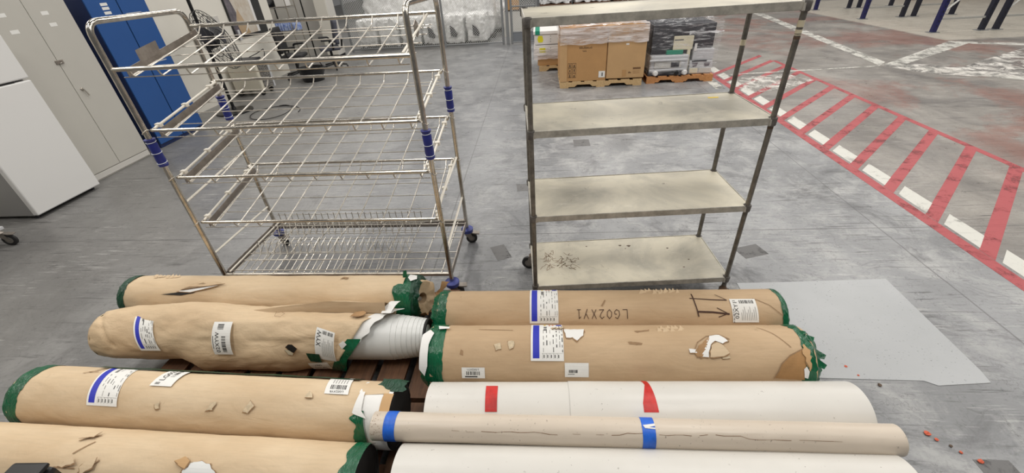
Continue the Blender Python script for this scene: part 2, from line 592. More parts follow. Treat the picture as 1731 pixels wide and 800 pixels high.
decal('white_line', [(8.76, 10.26), (8.92, 9.9), (13.5, 7.3), (13.5, 7.7)], M['white_worn'], 0.0016)
decal('white_line', [(3.3, 8.18), (6.15, 8.36), (6.15, 8.41), (3.3, 8.25)], M['white_worn'], 0.0018)
decal('white_line', [(6.3, 8.2), (7.3, 7.2), (9.5, 5.0), (9.7, 5.2), (7.5, 7.4), (6.5, 8.45)], M['white_worn'], 0.0013)
decal('white_line', [(2.9, 7.3), (3.05, 7.3), (3.16, 11.5), (3.02, 11.5)], M['white_worn'], 0.0013)
decal('flaking_paint', [(6.2, 8.35), (6.6, 8.5), (7.3, 8.05), (8.0, 8.5), (9.4, 9.3), (9.6, 8.9), (8.9, 8.3), (9.9, 7.7), (8.7, 7.5), (7.9, 7.2), (7.0, 7.4), (6.5, 7.7)], M['white_flake'], 0.0020)
decal('flaking_paint', [(3.4, 7.0), (4.0, 7.2), (4.6, 7.6), (4.4, 8.1), (3.6, 8.0), (3.2, 7.5)], M['white_flake'], 0.0021)
for x, y, a, b, r in ((1.98, 1.03, 0.15, 0.16, 0), (0.95, 3.45, 0.16, 0.14, 0.1), (1.6, 2.72, 0.2, 0.14, 0.3), (0.5, 5.1, 0.2, 0.22, 0), (-0.35, 2.75, 0.12, 0.2, 0.4), (-0.2, 3.9, 0.14, 0.16, 0.1)):
    c, s_ = math.cos(r), math.sin(r)
    decal('dark_patch', [(x + c * p - s_ * q, y + s_ * p + c * q) for p, q in ((-a / 2, -b / 2), (a / 2, -b / 2), (a / 2, b / 2), (-a / 2, b / 2))], M['tile_dark'], 0.0009)

wl = struct(put('wall_left', MB().box(-6.25, -6.1, -2.0, 10.4, 0, 4.0), M['wall']))
wb = struct(put('wall_back', MB().box(-10.5, -5.9, 12.5, 12.62, 0, 4.0), M['panel']))
struct(put('wall_recess', MB().box(-10.5, -6.25, 10.3, 10.4, 0, 4.0), M['wall']))
for x in (-8.4, -7.2, -6.42):
    put('panel_joint', MB().box(x, x + 0.03, 12.485, 12.5, 0.0, 3.4), M['black'], wb)
sw = put('light_switch', MB().box(-6.1, -6.09, 8.42, 8.58, 1.27, 1.41), M['panel'], wl, bevel=0.004)


# ------------------------------------------------------------------ rolls
class Roll:
    """local frame: x along the roll, y away from the camera, z up; angle 0 faces the camera side, 90 is the top"""

    def __init__(s, name, label, cat, group, Cx, Cy, yaw, r, L, z0=0.13, zc=None):
        s.zc = r if zc is None else zc - z0
        s.r, s.L = r, L
        s.o = empty(name, (Cx, Cy, z0), rad(yaw), label, cat, group)

    def at(s, t, a, r=None):
        r = s.r if r is None else r
        a = rad(a)
        return (t, -r * math.cos(a), s.zc + r * math.sin(a))

    def flat(s, off):
        """(t, arc length) -> point on the surface"""
        return lambda t, q: s.at(t, math.degrees(q / s.r), s.r + off)

    def sheet(s, name, mat, t0, t1, r=None, nt=90, na=72, amp=0.0015, seed=0, a0=0, a1=360, rfn=None, thick=0.0):
        r = s.r if r is None else r
        g0 = t0 if callable(t0) else (lambda a: t0)
        g1 = t1 if callable(t1) else (lambda a: t1)
        mb = MB()
        full = abs(a1 - a0) >= 359.9

        def fn(u, v):
            a = a0 + (a1 - a0) * v
            aa = a % 360 if full else a
            t = g0(aa) + (g1(aa) - g0(aa)) * u
            k = Vector((t * 5 + seed, math.cos(rad(a)) * 1.6, math.sin(rad(a)) * 1.6 + seed))
            d = amp * (noise.noise(k) + 0.5 * noise.noise(k * 2.7))
            rr = r + d + (rfn(t, aa) if rfn else 0)
            return s.at(t, a, rr)
        mb.grid(fn, nt, na)
        o = put(name, mb, mat, s.o, smooth=True, fix=not full)
        if thick:
            so = o.modifiers.new('thickness', 'SOLIDIFY')
            so.thickness = thick
            so.offset = 0
        return o

    def end(s, side, mat, width, name='end_tape', r_in=0.55, bulge=0.015, jit=0.004, seed=0, jag=0.02, off=0.002, label=None):
        """tape wrapped over the rim of one end"""
        e = s.L / 2
        mb = MB()
        n = 64
        prof = [(-width, s.r + off), (-width * 0.6, s.r + off * 1.6), (-width * 0.25, s.r + off * 1.8), (-0.006, s.r + off), (0.004, s.r * 0.96), (bulge, s.r * 0.82), (bulge * 0.8, s.r * r_in)]
        vs_, fs_ = [], []
        for i, (h, r) in enumerate(prof):
            for k in range(n):
                a = 2 * PI * k / n
                w = noise.noise(Vector((math.cos(a) * 2.2 + seed, math.sin(a) * 2.2, i * 0.7 + seed)))
                w2 = noise.noise(Vector((math.cos(a) * 8 + seed, math.sin(a) * 8, i * 1.3 + seed)))
                rr = r + jit * (0.5 * w + 0.5 * w2) * (0.3 if i == 0 else 1)
                hh = h + (jag * (w + 0.5 * w2) if i == 0 else jit * w2)
                vs_.append((side * (e + hh), -rr * math.cos(a), s.zc + rr * math.sin(a)))
        for i in range(len(prof) - 1):
            for k in range(n):
                k2 = (k + 1) % n
                fs_.append((i * n + k, i * n + k2, (i + 1) * n + k2, (i + 1) * n + k))
        mb.add(vs_, fs_)
        o = put(name, mb, mat, s.o, smooth=True)
        if label:
            o['label'] = label
        return o

    def disc(s, side, mat, r0, r1, dx=0.0, name='end_face', rings=1):
        mb = MB()
        prof = []
        for i in range(rings + 1):
            q = i / rings
            prof.append((side * (s.L / 2 + dx), r1 + (r0 - r1) * q))
        vs_, fs_ = [], []
        n = 48
        for h, r in prof:
            for k in range(n):
                a = 2 * PI * k / n
                vs_.append((h, -r * math.cos(a), s.zc + r * math.sin(a)))
        for i in range(rings):
            for k in range(n):
                fs_.append((i * n + k, i * n + (k + 1) % n, (i + 1) * n + (k + 1) % n, (i + 1) * n + k))
        mb.add(vs_, fs_)
        return put(name, mb, mat, s.o)

    def patch(s, name, pts, mat, off=0.0012, label=None, jag=0.0, rim=True):
        """flat piece (paper, tape, stain) lying on the skin: pts are (t, angle)"""
        poly = [(t, rad(a) * s.r) for t, a in pts]
        if jag:
            q = []
            for i, p in enumerate(poly):
                n = poly[(i + 1) % len(poly)]
                L = math.hypot(n[0] - p[0], n[1] - p[1])
                k = max(1, int(L / 0.012))
                for j in range(k):
                    f = j / k
                    w = jag * random.uniform(-1, 1)
                    q.append((p[0] + (n[0] - p[0]) * f + w, p[1] + (n[1] - p[1]) * f + w * random.uniform(-1, 1)))
            poly = q
        if name.startswith('torn') and rim:
            off += 0.0022
            cx, cy = sum(p[0] for p in poly) / len(poly), sum(p[1] for p in poly) / len(poly)
            rimp = [(cx + (p[0] - cx) * k + random.uniform(-1, 1) * 0.0025, cy + (p[1] - cy) * k - 0.0022 + random.uniform(-1, 1) * 0.002) for p in poly for k in (random.uniform(1.0, 1.16),)]
            put('torn_rim_shade', flat_mesh([rimp], s.flat(off - 0.0008), M['kraft_rim']), None, s.o)  # darker rim set slightly lower, shading the torn edge by colour
        me = flat_mesh([poly], s.flat(off), mat)
        o = put(name, me, mat, s.o)
        if label:
            o['label'] = label
        return o

    def stroke(s, name, pts, w, mat, off=0.0030):
        o = put(name, flat_mesh(stroke_polys([(t, rad(a) * s.r) for t, a in pts], w), s.flat(off), mat), mat, s.o)
        return o


def stroke_polys(pts, w):
    out = []
    for a, b in zip(pts[:-1], pts[1:]):
        dx, dy = b[0] - a[0], b[1] - a[1]
        L = math.hypot(dx, dy) or 1
        nx, ny = -dy / L * w / 2, dx / L * w / 2
        ex, ey = dx / L * w * 0.4, dy / L * w * 0.4
        out.append([(a[0] + nx - ex, a[1] + ny - ey), (a[0] - nx - ex, a[1] - ny - ey), (b[0] - nx + ex, b[1] - ny + ey), (b[0] + nx + ex, b[1] + ny + ey)])
    return out


def flat_mesh(polys, fn, mat, step=0.012, name='patch'):
    bm = bmesh.new()
    for poly in polys:
        vs_ = [bm.verts.new((p[0], p[1], 0)) for p in poly]
        try:
            bm.faces.new(vs_)
        except ValueError:
            pass
    bmesh.ops.triangulate(bm, faces=bm.faces[:])
    ys = [v.co.y for v in bm.verts]
    k = math.floor(min(ys) / step) + 1
    while k * step < max(ys):
        bmesh.ops.bisect_plane(bm, geom=bm.verts[:] + bm.edges[:] + bm.faces[:], plane_co=(0, k * step, 0), plane_no=(0, 1, 0))
        k += 1
    bmesh.ops.recalc_face_normals(bm, faces=bm.faces)
    for v in bm.verts:
        v.co = fn(v.co.x, v.co.y)
    me = bpy.data.meshes.new(name)
    bm.to_mesh(me)
    bm.free()
    me.materials.append(mat)
    return me


class Label:
    """a printed label: rectangles, bars and lettering in its own u-v plane, bent onto a roll (or any map)"""

    def __init__(s, w, h, place):
        s.w, s.h, s.place = w, h, place
        s.mb = MB()
        s.mats = [M['paper'], M['ink'], M['ink_b'], M['ink_y'], M['ink_o'], M['ink_g']]
        s.rect(0, 0, w, h, 0, 0)

    def rect(s, u0, v0, u1, v1, mi=1, lay=1):
        nu, nv = max(1, int(abs(u1 - u0) / 0.012)), max(1, int(abs(v1 - v0) / 0.012))
        s.mb.cur = mi
        s.mb.grid(lambda a, b: s.place(u0 + (u1 - u0) * a, v0 + (v1 - v0) * b, lay), nu, nv)
        return s

    def bars(s, u0, v0, u1, v1, n=18, along='u', seed=1):
        rnd = random.Random(seed)
        span = (u1 - u0) if along == 'u' else (v1 - v0)
        p = 0.0
        wts = [rnd.choice((1, 1, 2, 3)) for _ in range(n * 2)]
        tot = sum(wts)
        for i, wt in enumerate(wts):
            q = p + wt / tot
            if i % 2 == 0:
                if along == 'u':
                    s.rect(u0 + span * p, v0, u0 + span * q, v1)
                else:
                    s.rect(u0, v0 + span * p, u1, v0 + span * q)
            p = q
        return s

    def text(s, body, u, v, size, rot=0, width=None, mi=1):
        vs_, fs_, w, h = text_flat(body, 1.0)
        if not w:
            return s
        k = size / h
        kx = (width / w) if width else k
        c, d = math.cos(rad(rot)), math.sin(rad(rot))
        s.mb.cur = mi
        s.mb.add([s.place(u + c * a * kx - d * b * k, v + d * a * kx + c * b * k, 2) for a, b in vs_], fs_)
        return s

    def put(s, name, parent, label=None):
        o = put(name, s.mb, s.mats, parent, fix=False)
        if label:
            o['label'] = label
        return o


def roll_place(R, t, ang, rot=0.0, base=0.0034, skew=0.0):
    """place the label's (0,0) corner at (t, angle) of a roll, turned by rot degrees in the surface"""
    c, d = math.cos(rad(rot)), math.sin(rad(rot))
    s0 = rad(ang) * R.r

    def f(u, v, lay):
        q = s0 + d * u + c * v
        return R.at(t + c * u - d * v + skew * v, math.degrees(q / R.r), R.r + base + 0.0006 * lay)
    return f


def info_label(R, t, ang, w=0.153, h=0.235, rot=0, seed=1, skew=0.0, base=0.0034):
    """white data label with a blue bar down its left side and columns of fine print"""
    L = Label(w, h, roll_place(R, t, ang, rot, base, skew))
    rnd = random.Random(seed)
    L.rect(0.010, 0.012, 0.010 + w * 0.2, h - 0.012, 2)
    L.rect(w * 0.40, h - 0.022, w * 0.47, h - 0.008, 3)
    L.rect(w * 0.56, h - 0.022, w * 0.62, h - 0.008, 4)
    L.rect(w * 0.66, h - 0.022, w * 0.72, h - 0.008, 4)
    L.rect(w * 0.80, h - 0.024, w * 0.97, h - 0.006, 2)
    L.bars(w * 0.40, h * 0.68, w * 0.50, h * 0.84, 12, 'v', seed)
    for i, u in enumerate((0.38, 0.48, 0.585, 0.68, 0.78, 0.88, 0.95)):
        v = h * 0.17
        while v < h * (0.62 if u < 0.55 else 0.88):
            ln = rnd.uniform(0.010, 0.030)
            if rnd.random() < 0.62:
                L.rect(w * u, v, w * u + rnd.choice((0.0022, 0.0030, 0.0045)), min(v + ln, h * 0.9), 5 if rnd.random() < 0.5 else 1)
            v += ln + rnd.uniform(0.006, 0.016)
    L.rect(w * 0.34, h * 0.145, w * 0.97, h * 0.149, 5)
    for u in (0.36, 0.47, 0.58, 0.69, 0.80):
        L.rect(w * u, h * 0.045, w * u + 0.0012, h * 0.145, 5)
        L.rect(w * u + 0.005, h * 0.06, w * u + 0.009, h * 0.12, 1)
    return L.put('data_label', R.o, 'white data label with a broad blue bar')


GK, GW = 'kraft wrapped flooring rolls on the pallets', 'bare sheet flooring rolls on the pallets'

# --- right side, farthest: wrapped roll with marker lettering
R1 = Roll('flooring_roll', 'kraft wrapped roll farthest back on the right, LG02XY1 and an arrow drawn in marker', 'roll', GK, 0.33, 1.745, 0, 0.143, 1.86, zc=0.273)
R1.sheet('paper_wrap', M['kraft_tan'], -0.925, 0.925, seed=1, amp=0.002)
R1.end(-1, M['green'], 0.055, seed=3, bulge=0.03, jit=0.010, jag=0.012, label='green plastic tape bunched round the left rim')
R1.end(1, M['green'], 0.03, seed=8, bulge=0.012, jit=0.004, jag=0.012, label='narrow green tape round the right rim')
R1.disc(-1, M['kraft_in'], 0.0, 0.1, 0.008)
R1.disc(1, M['kraft_in'], 0.0, 0.1, 0.006)
info_label(R1, -0.412, 28, 0.155, 0.245, seed=4)
for pts, w in (([(0.464, 95.9), (0.466, 72.0), (0.476, 42.5)], 0.006), ([(0.448, 82.8), (0.55, 79.3), (0.634, 77.6)], 0.005), ([(0.586, 93.3), (0.634, 77.6)], 0.0035),
               ([(0.475, 52.3), (0.55, 51.0), (0.63, 47.2)], 0.0085), ([(0.575, 59.7), (0.63, 47.2)], 0.004), ([(0.578, 41.2), (0.63, 48.4)], 0.004)):
    R1.stroke('marker_stroke', pts, w, M['marker'])
# handwriting, upside down as seen from here: each glyph is a few strokes in a unit cell
GLY = {'L': [[(0, 1), (0, 0), (0.6, 0)]], 'G': [[(0.65, 0.85), (0.3, 1), (0, 0.6), (0.05, 0.15), (0.4, 0), (0.68, 0.2), (0.68, 0.5), (0.4, 0.5)]],
       '0': [[(0.35, 1), (0.05, 0.75), (0, 0.3), (0.3, 0), (0.62, 0.25), (0.66, 0.7), (0.35, 1)]], '2': [[(0, 0.8), (0.3, 1), (0.6, 0.75), (0.4, 0.4), (0, 0), (0.65, 0.02)]],
       'X': [[(0, 1), (0.6, 0)], [(0.62, 1), (0, 0)]], 'Y': [[(0, 1), (0.32, 0.5)], [(0.66, 1), (0.15, -0.05)]], '1': [[(0, 0.8), (0.25, 1), (0.25, 0)], [(0, 0), (0.5, 0)]]}
hand = []
x = 0.0
for ch in 'LG02XY1':
    for st in GLY[ch]:
        pts = [(0.108 - (x + a * 0.036), rad(57) * R1.r - b * 0.047) for a, b in st]
        hand += stroke_polys(pts, 0.0032)
    x += 0.041
put('marker_lettering', flat_mesh(hand, R1.flat(0.0030), M['marker']), None, R1.o)['label'] = 'LG02XY1 in brown marker, upside down'
lb = Label(0.13, 0.125, roll_place(R1, 0.648, 30, 0))
lb.text('02XY1', 0.022, 0.062, 0.020, 90, 0.085).bars(0.045, 0.098, 0.118, 0.117, 16, 'u', 3).text('2', 0.018, 0.113, 0.012, 90).bars(0.004, 0.0, 0.010, 0.07, 16, 'v', 5)
for i in range(9):
    lb.rect(0.045 + 0.009 * i, 0.01, 0.047 + 0.009 * i, 0.05 + 0.03 * ((i * 7) % 3) / 2, 5)
lb.put('barcode_label', R1.o)
R1.stroke('scuff', [(-0.022, 66), (-0.004, 78)], 0.008, M['scuff'])
R1.stroke('crease', [(0.771, 81.9), (0.842, 65.8), (0.896, 44.5)], 0.003, M['scuff'])
mb = MB()
for i in range(16):
    t = 0.20 + 0.013 * i + random.uniform(-0.004, 0.004)
    a = random.uniform(96, 112)
    p0, p1, p2 = R1.at(t - 0.012, a, 0.143), R1.at(t + 0.012, a + 3, 0.143), R1.at(t + random.uniform(-0.01, 0.01), a + 12, 0.143 + random.uniform(0.008, 0.018))
    mb.add([p0, p1, p2], [(0, 1, 2)])
put('torn_fringe', mb, M['kraft_loose'], R1.o)['kind'] = 'stuff'

# --- right side, second: wrapped roll with the big torn patch
R2 = Roll('flooring_roll', 'kraft wrapped roll second from the back on the right, torn patch and brown water stain', 'roll', GK, 0.319, 1.43, 0, 0.16, 1.80, zc=0.29)
R2.sheet('paper_wrap', M['kraft_tan'], -0.895, 0.90, seed=5, amp=0.002)
R2.end(-1, M['green'], 0.085, seed=12, bulge=0.03, jit=0.009, jag=0.008, label='wide green plastic tape round the left rim')
R2.end(1, M['green'], 0.05, seed=15, bulge=0.03, jit=0.008, jag=0.03, label='crumpled green tape round the right rim')
R2.disc(-1, M['kraft_in'], 0.0, 0.11, 0.01)
R2.disc(1, M['kraft_in'], 0.0, 0.11, 0.01)
info_label(R2, -0.389, 44, 0.156, 0.232, seed=9)
R2.patch('white_lip', [(-0.925, 88), (-0.895, 100), (-0.87, 92), (-0.885, 70), (-0.885, 35), (-0.90, 18), (-0.925, 30)], M['white_film'], 0.010, 'white inner film showing past the tape')
R2.patch('white_scrap', [(-0.86, 112), (-0.80, 108), (-0.80, 103), (-0.85, 101)], M['white_film'], 0.012)
for k, m in (([(-0.227, 104.8), (-0.126, 104.8), (-0.135, 89.0), (-0.169, 77.9), (-0.187, 85.1), (-0.216, 83.8)], 'white_film'),
             ([(0.452, 88.1), (0.5, 90.8), (0.527, 78.6), (0.504, 73.2), (0.471, 78.6), (0.444, 71.0), (0.425, 51.6), (0.397, 52.5), (0.424, 70.0)], 'white_film'),
             ([(0.344, 64.8), (0.375, 63.9), (0.378, 58.1), (0.346, 58.1)], 'white_film'), ([(0.492, 53.6), (0.519, 56.4), (0.522, 49.9), (0.49, 49.8)], 'tear_paper'),
             ([(0.367, 58.1), (0.395, 71.0), (0.453, 86.8), (0.433, 71.0), (0.402, 52.5), (0.381, 52.4)], 'kraft_in'),
             ([(-0.567, 70.9), (-0.536, 74.2), (-0.531, 63.6), (-0.557, 60.6)], 'tear_paper'), ([(-0.502, 77.6), (-0.467, 76.5), (-0.472, 65.7), (-0.489, 62.7)], 'tear_paper')):
    R2.patch('torn_patch', k, M[m], 0.0016, jag=0.003)
R2.patch('torn_flap', [(0.446, 70), (0.479, 76.0), (0.505, 70.5), (0.522, 58), (0.491, 52.5), (0.432, 51.5)], M['kraft'], 0.004, jag=0.003)
R2.stroke('crease', [(0.365, 60), (0.39, 76), (0.44, 88), (0.50, 92), (0.54, 82)], 0.004, M['scuff'])
R2.patch('water_stain', [(0.716, 18), (0.746, 41.1), (0.787, 54.1), (0.845, 63.6), (0.868, 56.1), (0.868, 14)], M['kraft_wet'], 0.0015, 'brown water stain', 0.002)
R2.stroke('crease', [(0.712, 18), (0.744, 42), (0.785, 55), (0.845, 65)], 0.004, M['scuff'])
R2.patch('torn_patch', [(0.845, 62), (0.86, 74), (0.872, 66), (0.868, 30), (0.85, 42)], M['carton_p'], 0.003, jag=0.006)
R2.patch('white_scrap', [(0.838, 34), (0.85, 38), (0.862, 30), (0.858, 18), (0.842, 20)], M['white_film'], 0.004)
R2.stroke('crease', [(0.70, 112), (0.745, 96), (0.80, 68)], 0.003, M['scuff'])
R2.stroke('scuff', [(-0.65, 105), (-0.48, 102.5)], 0.003, M['scuff'])
R2.patch('scuff', [(-0.725, 62), (-0.712, 60), (-0.715, 52), (-0.73, 54)], M['scuff'], 0.001, jag=0.003)
R2.patch('scuff', [(0.11, 101), (0.19, 106), (0.185, 101), (0.12, 97)], M['scuff'], 0.001, jag=0.004)
R2.patch('scuff', [(0.07, 77), (0.135, 75), (0.13, 71), (0.08, 72)], M['scuff'], 0.001, jag=0.004)
lb = Label(0.111, 0.068, roll_place(R2, -0.23, 17))
lb.bars(0.018, 0.022, 0.06, 0.036, 11, 'u', 8).rect(0.014, 0.014, 0.045, 0.0165)
lb.put('barcode_label', R2.o)
lb = Label(0.111, 0.055, roll_place(R2, -0.72, 13))
lb.bars(0.022, 0.018, 0.09, 0.036, 15, 'u', 11).text('LG02XY1', 0.055, 0.045, 0.009, 180, 0.055).rect(0.015, 0.006, 0.075, 0.012)
lb.put('barcode_label', R2.o)
mb = MB()
for i in range(10):
    t = 0.235 + 0.012 * i
    a = random.uniform(97, 112)
    mb.add([R2.at(t - 0.012, a, 0.160), R2.at(t + 0.014, a + 2, 0.160), R2.at(t + random.uniform(-0.01, 0.01), a + 10, 0.160 + random.uniform(0.008, 0.016))], [(0, 1, 2)])
put('torn_fringe', mb, M['kraft_loose'], R2.o)['kind'] = 'stuff'
mb = MB()
for a, t, dt, dr in ((86, 0.885, 0.030, 0.012), (58, 0.905, 0.026, 0.016), (44, 0.90, 0.03, 0.012), (98, 0.875, 0.02, 0.010)):
    put('tape_tatter', MB().add([R2.at(t, a - 7, 0.163), R2.at(t, a + 7, 0.163), R2.at(t + dt, a - 3, 0.163 + dr), R2.at(t + dt * 0.6, a - 9, 0.165 + dr * 0.7)], [(0, 1, 2), (0, 2, 3)]), M['green'], R2.o)
mb = MB()
for i in range(3):
    t = -0.28 + 0.02 * i
    mb.add([R2.at(t - 0.014, 112, 0.162), R2.at(t + 0.014, 114, 0.162), R2.at(t + 0.01, 104, 0.174), R2.at(t - 0.006, 102, 0.17)], [(0, 1, 2), (0, 2, 3)])
put('torn_fringe', mb, M['kraft_loose'], R2.o)['kind'] = 'stuff'

# --- right side: two bare white rolls and the slim beige roll lying across the valley between them
R3 = Roll('flooring_roll', 'bare white roll with two short red tape strips, behind the slim beige roll', 'roll', GW, 0.392, 1.130, 0.7, 0.14, 1.84, zc=0.27)
R3.sheet('vinyl_skin', M['vinyl'], -0.292, 0.92, 0.1403, seed=2, amp=0.0006)
o = R3.sheet('vinyl_skin', M['vinyl'], -0.92, -0.291, 0.1375, seed=2, amp=0.0006, nt=40)
for sd in (-1, 1):
    R3.disc(sd, M['vinyl_back'], 0.04, 0.138, 0.0)
    R3.disc(sd, M['hole'], 0.0, 0.04, -0.002, 'core')
R3.patch('red_tape', [(-0.659, 112.1), (-0.606, 112.1), (-0.603, 60), (-0.654, 60)], M['red_tape'], 0.0006)
R3.patch('red_tape', [(0.033, 142), (0.058, 142), (0.072, 60), (0.011, 60), (0.012, 75), (0.040, 115)], M['red_tape'], 0.0012)

R5 = Roll('flooring_roll', 'bare white roll nearest the camera, in front of the slim beige roll', 'roll', GW, 0.351, 0.810, 0.1, 0.145, 1.87, zc=0.275)
R5.sheet('vinyl_skin', M['vinyl'], -0.935, 0.935, seed=11, amp=0.0008)
for sd in (-1, 1):
    R5.disc(sd, M['vinyl_back'], 0.04, 0.145, 0.0)
    R5.disc(sd, M['hole'], 0.0, 0.04, -0.002, 'core')

R4 = Roll('flooring_roll', 'slim beige roll with two blue tape bands, lying on top of two white rolls', 'roll', GW, 0.301, 0.972, -0.53, 0.057, 2.04, z0=0.331, zc=0.388)
R4.sheet('vinyl_skin', M['vinyl_b'], -1.02, 1.02, seed=21, amp=0.0012, nt=120)
for sd in (-1, 1):
    R4.disc(sd, M['vinyl_b'], 0.02, 0.057, 0.0)
    R4.disc(sd, M['hole'], 0.0, 0.02, -0.001, 'core')
R4.sheet('blue_tape_band', M['blue_tape'], -0.965, -0.917, 0.0585, nt=8, amp=0.0012, seed=31)
R4.sheet('blue_tape_band', M['blue_tape'], 0.068, 0.118, 0.0585, nt=8, amp=0.0012, seed=35)
R4.patch('tape_tear', [(0.072, 87), (0.118, 94), (0.119, 85), (0.095, 80), (0.118, 78), (0.118, 73), (0.079, 76)], M['white_film'], 0.0032)
ck = [(-0.74 + 0.03 * i, 48 + 9 * noise.noise(Vector((i * 0.35, 3, 0))) + (8 if 0.0 < -0.74 + 0.03 * i < 0.45 else 0)) for i in range(52)]
for i in range(0, 51, 1):
    if random.random() < 0.72:
        R4.stroke('crack', ck[i:i + 2], random.uniform(0.0008, 0.002), M['scar'], 0.0014)
mb = MB()
for i in range(60):
    t, a = random.gauss(-1.0, 0.014), random.uniform(5, 115)
    if t < -1.019:
        continue
    w = random.uniform(0.001, 0.003)
    mb.add([R4.at(t, a, 0.0584), R4.at(t + w, a, 0.0584), R4.at(t + w, a + w * 700, 0.0584), R4.at(t, a + w * 600, 0.0584)], [(0, 1, 2, 3)])
o = put('chipped_specks', mb, M['scar'], R4.o)
o['kind'] = 'stuff'

# --- left side, farthest: wrapped roll whose crumpled end cap shows the core
L1 = Roll('flooring_roll', 'kraft wrapped roll farthest back on the left, crumpled brown paper end with core hole', 'roll', GK, -1.734, 1.932, -0.83, 0.134, 1.93, zc=0.264)
L1.sheet('paper_wrap', M['kraft'], -0.96, 0.885, seed=41, amp=0.005)
L1.end(-1, M['green_d'], 0.05, seed=44, bulge=0.02, jag=0.01)
L1.disc(-1, M['kraft_in'], 0.0, 0.1, 0.01)
L1.sheet('end_tape', M['green'], lambda a: 0.835 + 0.012 * math.sin(a * 0.06) + 0.01 * noise.noise(Vector((a * 0.05, 1, 1))), 0.945, 0.136, nt=14, amp=0.012, seed=47)
L1.end(1, M['green_d'], 0.03, seed=49, bulge=0.02, jit=0.012, jag=0.01, r_in=0.72)
# crumpled paper face with the core hole, slumped towards the viewer
_E = Matrix.Rotation(rad(-30), 3, 'Z') @ Matrix.Rotation(rad(-16), 3, 'Y')


def l1e(dx, a, r):
    p_ = _E @ Vector((dx, -r * math.cos(a), r * math.sin(a)))
    return (L1.L / 2 - 0.015 + p_.x, p_.y - 0.005, L1.zc + 0.004 + p_.z)


mb = MB()
n = 40
vs_, fs_ = [], []
rings = [(0.118, -0.02), (0.116, 0.025), (0.10, 0.045), (0.075, 0.046), (0.05, 0.044), (0.034, 0.040), (0.033, -0.04)]
for i, (r, dx) in enumerate(rings):
    for k in range(n):
        a = 2 * PI * k / n
        w = noise.noise(Vector((math.cos(a) * 2.5, math.sin(a) * 2.5, i * 0.9 + 5)))
        vs_.append(l1e(dx + (0.018 * w if 0 < i < 5 else 0), a, r + (0.014 * w if i < 4 else 0.002 * w)))
for i in range(len(rings) - 1):
    for k in range(n):
        fs_.append((i * n + k, i * n + (k + 1) % n, (i + 1) * n + (k + 1) % n, (i + 1) * n + k))
mb.add(vs_, fs_)
o = put('end_paper', mb, M['kraft_loose'], L1.o, smooth=True)
o['label'] = 'crumpled brown paper closing the end'
put('core', MB().add([l1e(-0.03, i * PI / 12, 0.034) for i in range(24)], [tuple(range(24))]), M['hole'], L1.o)
put('core_rim', MB().tube([l1e(-0.028, 0.2, 0.006), l1e(0.030, 0.2, 0.012)], 0.014, 12), M['plate'], L1.o, smooth=True)
put('small_label', MB().add([l1e(0.058, rad(q), r) for q, r in ((30, 0.085), (62, 0.085), (72, 0.048), (18, 0.048))], [(0, 1, 2, 3)]), M['paper'], L1.o)
# loose strip of paper curling under the face and out to the right
pts = []
for i in range(15):
    q = i / 14
    a = rad(200 + 150 * q)
    pts.append(Vector((0.95 + 0.10 * q + (0.02 if q > 0.8 else 0), math.cos(a) * -0.12 * -1 + 0.02 * q, L1.zc + math.sin(a) * 0.118 + 0.035 * q)))
mb = MB()
vs_, fs_ = [], []
for i, p_ in enumerate(pts):
    w = 0.045 + 0.01 * math.sin(i)
    vs_ += [p_, p_ + Vector((w, 0.008 * math.sin(i * 1.3), 0.01 + 0.012 * math.sin(i * 2.1)))]
for i in range(len(pts) - 1):
    fs_.append((2 * i, 2 * i + 1, 2 * i + 3, 2 * i + 2))
mb.add(vs_, fs_)
put('loose_paper_strip', mb, M['kraft_in'], L1.o, smooth=True)
L1.patch('white_scrap', [(0.905, 118), (0.955, 108), (0.965, 92), (0.93, 84), (0.905, 98)], M['white_film'], 0.010)
L1.patch('dark_slit', [(-0.66, 46), (-0.56, 51), (-0.46, 58), (-0.40, 62), (-0.37, 66), (-0.44, 50), (-0.52, 44)], M['hole'], 0.0065)
L1.patch('torn_patch', [(-0.54, 54), (-0.45, 67), (-0.38, 74), (-0.29, 70), (-0.38, 60), (-0.46, 52)], M['vinyl_back'], 0.0075, 'grey vinyl showing through a slit in the paper')
L1.patch('torn_flap', [(-0.52, 58), (-0.45, 70), (-0.38, 79), (-0.25, 74), (-0.32, 78), (-0.42, 80), (-0.5, 68)], M['kraft_loose'], 0.013)
L1.patch('scuff', [(0.475, 92), (0.49, 104), (0.53, 100), (0.52, 92), (0.50, 97)], M['scuff'], 0.006, jag=0.003)
mb = MB()
for i in range(14):
    t = -0.81 + 0.014 * i
    a = random.uniform(100, 112)
    mb.add([L1.at(t - 0.012, a, 0.136), L1.at(t + 0.012, a + 2, 0.136), L1.at(t, a + 9, 0.136 + random.uniform(0.006, 0.014))], [(0, 1, 2)])
put('torn_fringe', mb, M['kraft_loose'], L1.o)['kind'] = 'stuff'
mb = MB()
mb.add([L1.at(0.87, 100, 0.14), L1.at(0.90, 100, 0.14), L1.at(0.895, 104, 0.185), L1.at(0.875, 103, 0.18)], [(0, 1, 2, 3)])
put('tape_tatter', mb, M['green'], L1.o)

